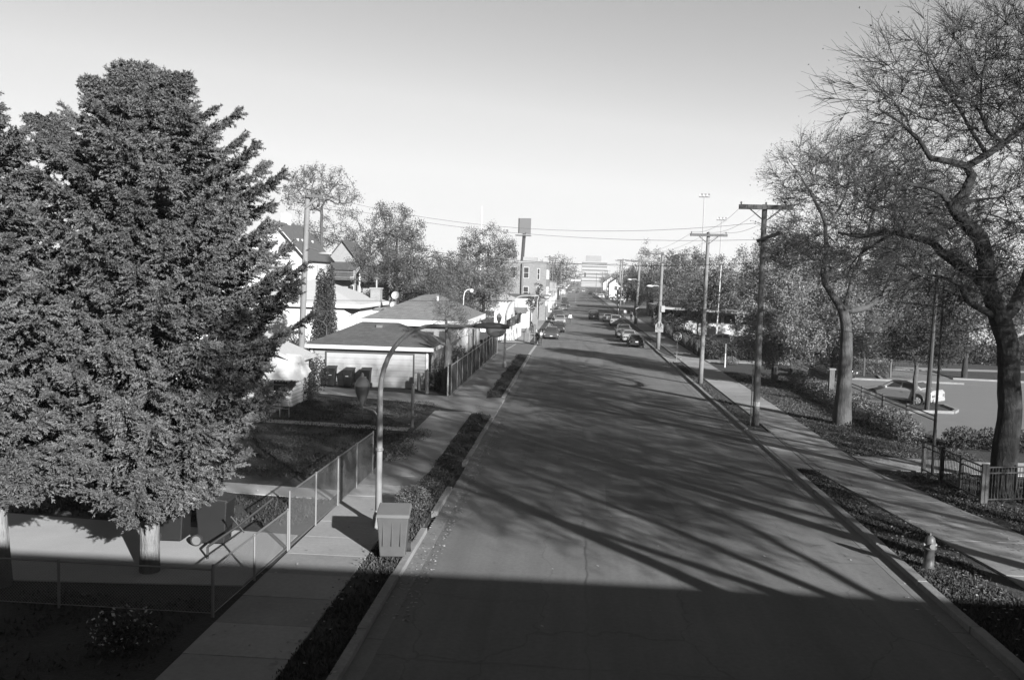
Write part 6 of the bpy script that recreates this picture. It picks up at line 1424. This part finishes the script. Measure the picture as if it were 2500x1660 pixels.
broad('leafy_tree', 'leafy tree behind the bright maple, its crown rising higher', 21.5, 92, 13, [(21.0, 92, 9.6, 4.0, 3, 3.6), (24.5, 92, 8.0, 3.2, 3, 3.6)], 300, 73, (70, .33, 0.172), lm=LF_LIGHT, r=.28, tipr=.018)
for i, (x, y, h, w_, lm_, lb) in enumerate((
    (31.9, 74.2, 9.5, 3.0, LF_MID, 'street tree on the verge beyond the parking lot entrance'), (27.5, 86, 10.5, 3.8, LF_LIGHT, 'light leafed tree behind the far lot fence'), (34, 92, 11.5, 4.2, LF_MID, 'mid grey tree behind the verge of the lot'),
    (41, 88, 11, 4.4, LF_MID, 'broad tree at the far right beyond the lot'), (48, 96, 12.5, 5, LF_LIGHT, 'broad light tree at the far right edge beyond the lot'), (38, 104, 13.5, 5, LF_LIGHT, 'tall pale tree in the second row behind the lot'),
    (29, 108, 13.5, 4.8, LF_MID, 'tall grey tree in the second row behind the maple'), (54, 84, 11, 4.6, LF_DARK, 'dark tree closing the right edge behind the lot'), (22.6, 80.5, 8.2, 3.0, LF_LIGHT, 'low light tree beside the far lot fence'),
    (46, 112, 15, 6, LF_MID, 'large tree at the back right'), (62, 100, 14, 6, LF_MID, 'large tree outside right of the lot'), (19.6, 135, 11.8, 3.6, LF_MID, 'leafy tree rising behind the flat school roof'), (25, 132, 11.0, 4.2, LF_LIGHT, 'light leafed tree behind the flagpole'), (32, 128, 11.5, 4.4, LF_MID, 'tree right of the flagpole behind the school'),
    (16.5, 150, 11.6, 3.2, LF_MID, 'leafy tree left of the second utility pole'), (20.5, 168, 13.4, 4.2, LF_MID, 'rounded tree crown between the poles'), (15.6, 186, 15.4, 3.6, LF_MID, 'tall bushy tree behind the third right hand pole'), (25, 185, 14, 5, LF_MID, 'leafy tree in front of the tan brick building'), (33, 180, 14, 6, LF_LIGHT, 'pale tree right of the tan brick building'),
    (14.0, 207, 9.6, 2.6, LF_DARK, 'dark tree over the right sidewalk by the banded post'), (19, 232, 12, 5, LF_MID, 'grey tree before the far crossing on the right'), (43, 150, 12.5, 6, LF_MID, 'tree far behind the brown building'), (13.4, 124, 5.6, 1.9, LF_MID, 'small leafy tree behind the dark railing'))):
    far = y > 125; hh = h * (1.3 if y < 125 and x > 26 else 1.08)
    broad('leafy_tree', lb, x, y, h, [(x, y, hh * .62, w_ * 1.15, w_ * .8, hh * .34), (x + w_ * .45, y, hh * .42, w_ * .9, w_ * .7, hh * .26), (x - w_ * .5, y, hh * .46, w_ * .8, w_ * .6, hh * .28)], 170 if not far else 130, 80 + i, ((72, .36, .19) if not far else (54, .5, .27)), lm=lm_, r=.2, tipr=.018, shell=.36)
broad('spreading_tree', 'small many stemmed tree in front of the low school building', 14.2, 103, 6.4, [(14.6, 103, 4.4, 3.0, 2.2, 1.8), (12.9, 103, 3.6, 1.6, 1.5, 1.5)], 160, 120, (26, .25, 0.125), lm=LF_MID, bark=BARK, r=.1, fork=.2, tipr=.014)
broad('young_tree', 'young tree with pale trunk beside the dark trees on the right', 12.9, 148, 6.8, [(13.2, 148, 5.4, 2.4, 2, 1.6)], 90, 121, (29, .25, 0.156), lm=LF_MID, bark=BARKL, r=.16, fork=.5, tipr=.016)
broad('lot_tree', 'small dense dark tree on the kerbed island in the parking lot', 21.2, 56.0, 6.4, [(21.5, 56, 4.5, 2.4, 2.0, 1.9), (22.8, 56.2, 3.9, 1.6, 1.4, 1.3), (20.2, 56, 4.0, 1.3, 1.3, 1.2)], 230, 122, (83, .22, 0.109), lm=LF_DARK, bark=BARK, r=.15, fork=.35, tipr=.012)
bush('hedge', 'dark clipped hedge beside the sidewalk behind the second pole', [(13.0 + i * 1.0, 85 + .2 * i, .95, .9, 1.5, 1.0) for i in range(5)], 15000, .14, LF_DARK, 130, cat='hedge')
bush('shrub', 'light shrub below the hedge on the lawn', [(13.9, 79.5, .4, .9, .8, .45)], 1800, .1, LF_LIGHT, 131)
bush('shrub_row', 'row of leafy shrubs along the iron fence of the parking lot', [(16.1 + .25 * math.sin(y), y, .62, .75, 1.1, .66) for y in np.arange(42.5, 66, 1.9)], 21000, .09, leafm('shrub_leaves', .18), 132, cat='hedge')
bush('shrub_row', 'dark bushes in front of the big tree beside the gate path', [(x, 41.3 - (x - 17.5) * .18, .5, .9, .8, .62) for x in (17.8, 19.0, 20.3, 21.6, 23.0, 24.6)], 11000, .1, LF_DARK, 133, cat='hedge')
bush('shrub_row', 'shrubs growing through the far fence of the lot', [(x, 74.3 - (x - 19) * .1, .8, 1.2, .7, .8) for x in (19.5, 21.3, 23, 25)], 8000, .13, LF_LIGHT, 134, cat='hedge')
bush('shrub_row', 'dark undergrowth below the trees behind the parking lot', [(x, 88 + (x % 3), 1.2, 2.4, 1.6, 1.5) for x in range(28, 60, 4)], 14000, .22, LF_DARK, 135, cat='hedge')
bush('shrub_row', 'bushes below the railing on the right sidewalk', [(13.4, y, .8, .9, 2.2, .9) for y in range(90, 130, 5)], 9000, .18, LF_DARK, 136, cat='hedge')
# trees along the far street
k = 0
for side in (-1, 1):
    for y in (275, 300, 330, 365, 405, 450, 500, 560, 640, 740):
        k += 1; x = (-12.5 - (y - 275) * .012 if side < 0 else 17.5 + (y - 275) * .008) + (k % 3) * 1.4; h = 9.5 + (k * 7 % 5)
        o = broad('far_tree', ('grey tree along the far street, number %s from the crossing on the %s' % (['one', 'two', 'three', 'four', 'five', 'six', 'seven', 'eight', 'nine', 'ten'][(k - 1) % 10], 'left' if side < 0 else 'right')), x, y, h,
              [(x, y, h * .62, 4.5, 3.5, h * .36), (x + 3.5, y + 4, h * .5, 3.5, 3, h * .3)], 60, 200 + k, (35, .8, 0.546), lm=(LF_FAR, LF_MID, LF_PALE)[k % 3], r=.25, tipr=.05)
def woods(label, rows, n, size, lm_, seed):
    rng = np.random.default_rng(seed); c = ellpts(rows, n, rng, .35); c = c[c[:, 2] > 0]
    v, f = leafquads(c, size, rng); o = nmesh('distant_woods', v, f, lm_, attr=rng.uniform(.6, 1.3, len(c))); return tag(o, label, 'woods', kind='stuff')
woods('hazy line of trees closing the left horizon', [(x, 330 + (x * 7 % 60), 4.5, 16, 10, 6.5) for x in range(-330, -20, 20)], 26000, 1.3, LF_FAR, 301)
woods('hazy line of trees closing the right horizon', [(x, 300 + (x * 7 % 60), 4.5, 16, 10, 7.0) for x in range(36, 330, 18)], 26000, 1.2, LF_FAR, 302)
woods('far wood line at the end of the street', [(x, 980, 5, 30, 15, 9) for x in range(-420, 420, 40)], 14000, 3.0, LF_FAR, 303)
bush('overgrown_bush', 'dark overgrown bush between the awning house and the garage', [(-15.6, 50.5, 1.3, 1.3, 1.6, 1.5), (-16.6, 52.8, 1.2, .8, 1.5, 1.5), (-15.2, 48.6, .8, .8, 1.2, .9), (-18.2, 54.5, 1.6, 1.2, 1.5, 1.7)], 11000, .12, LF_DARK, 140)

# ------------------------------------------------------------------ thin autumn haze
hz = M().box(-1500, 1500, -120, 1600, -1.6, 70).build('haze', None); hz['kind'] = 'stuff'; hz['label'] = 'thin pale haze over the far street'; hz['category'] = 'haze'
hm_ = bpy.data.materials.new('haze_air'); hm_.use_nodes = True; hn = hm_.node_tree
for q_ in list(hn.nodes):
    if q_.type == 'BSDF_PRINCIPLED': hn.nodes.remove(q_)
pv = hn.nodes.new('ShaderNodeVolumePrincipled'); pv.inputs['Color'].default_value = (.9, .9, .9, 1); pv.inputs['Density'].default_value = 0.00026; pv.inputs['Anisotropy'].default_value = 0.2
hn.links.new(pv.outputs[0], hn.nodes['Material Output'].inputs['Volume']); hz.data.materials.append(hm_)
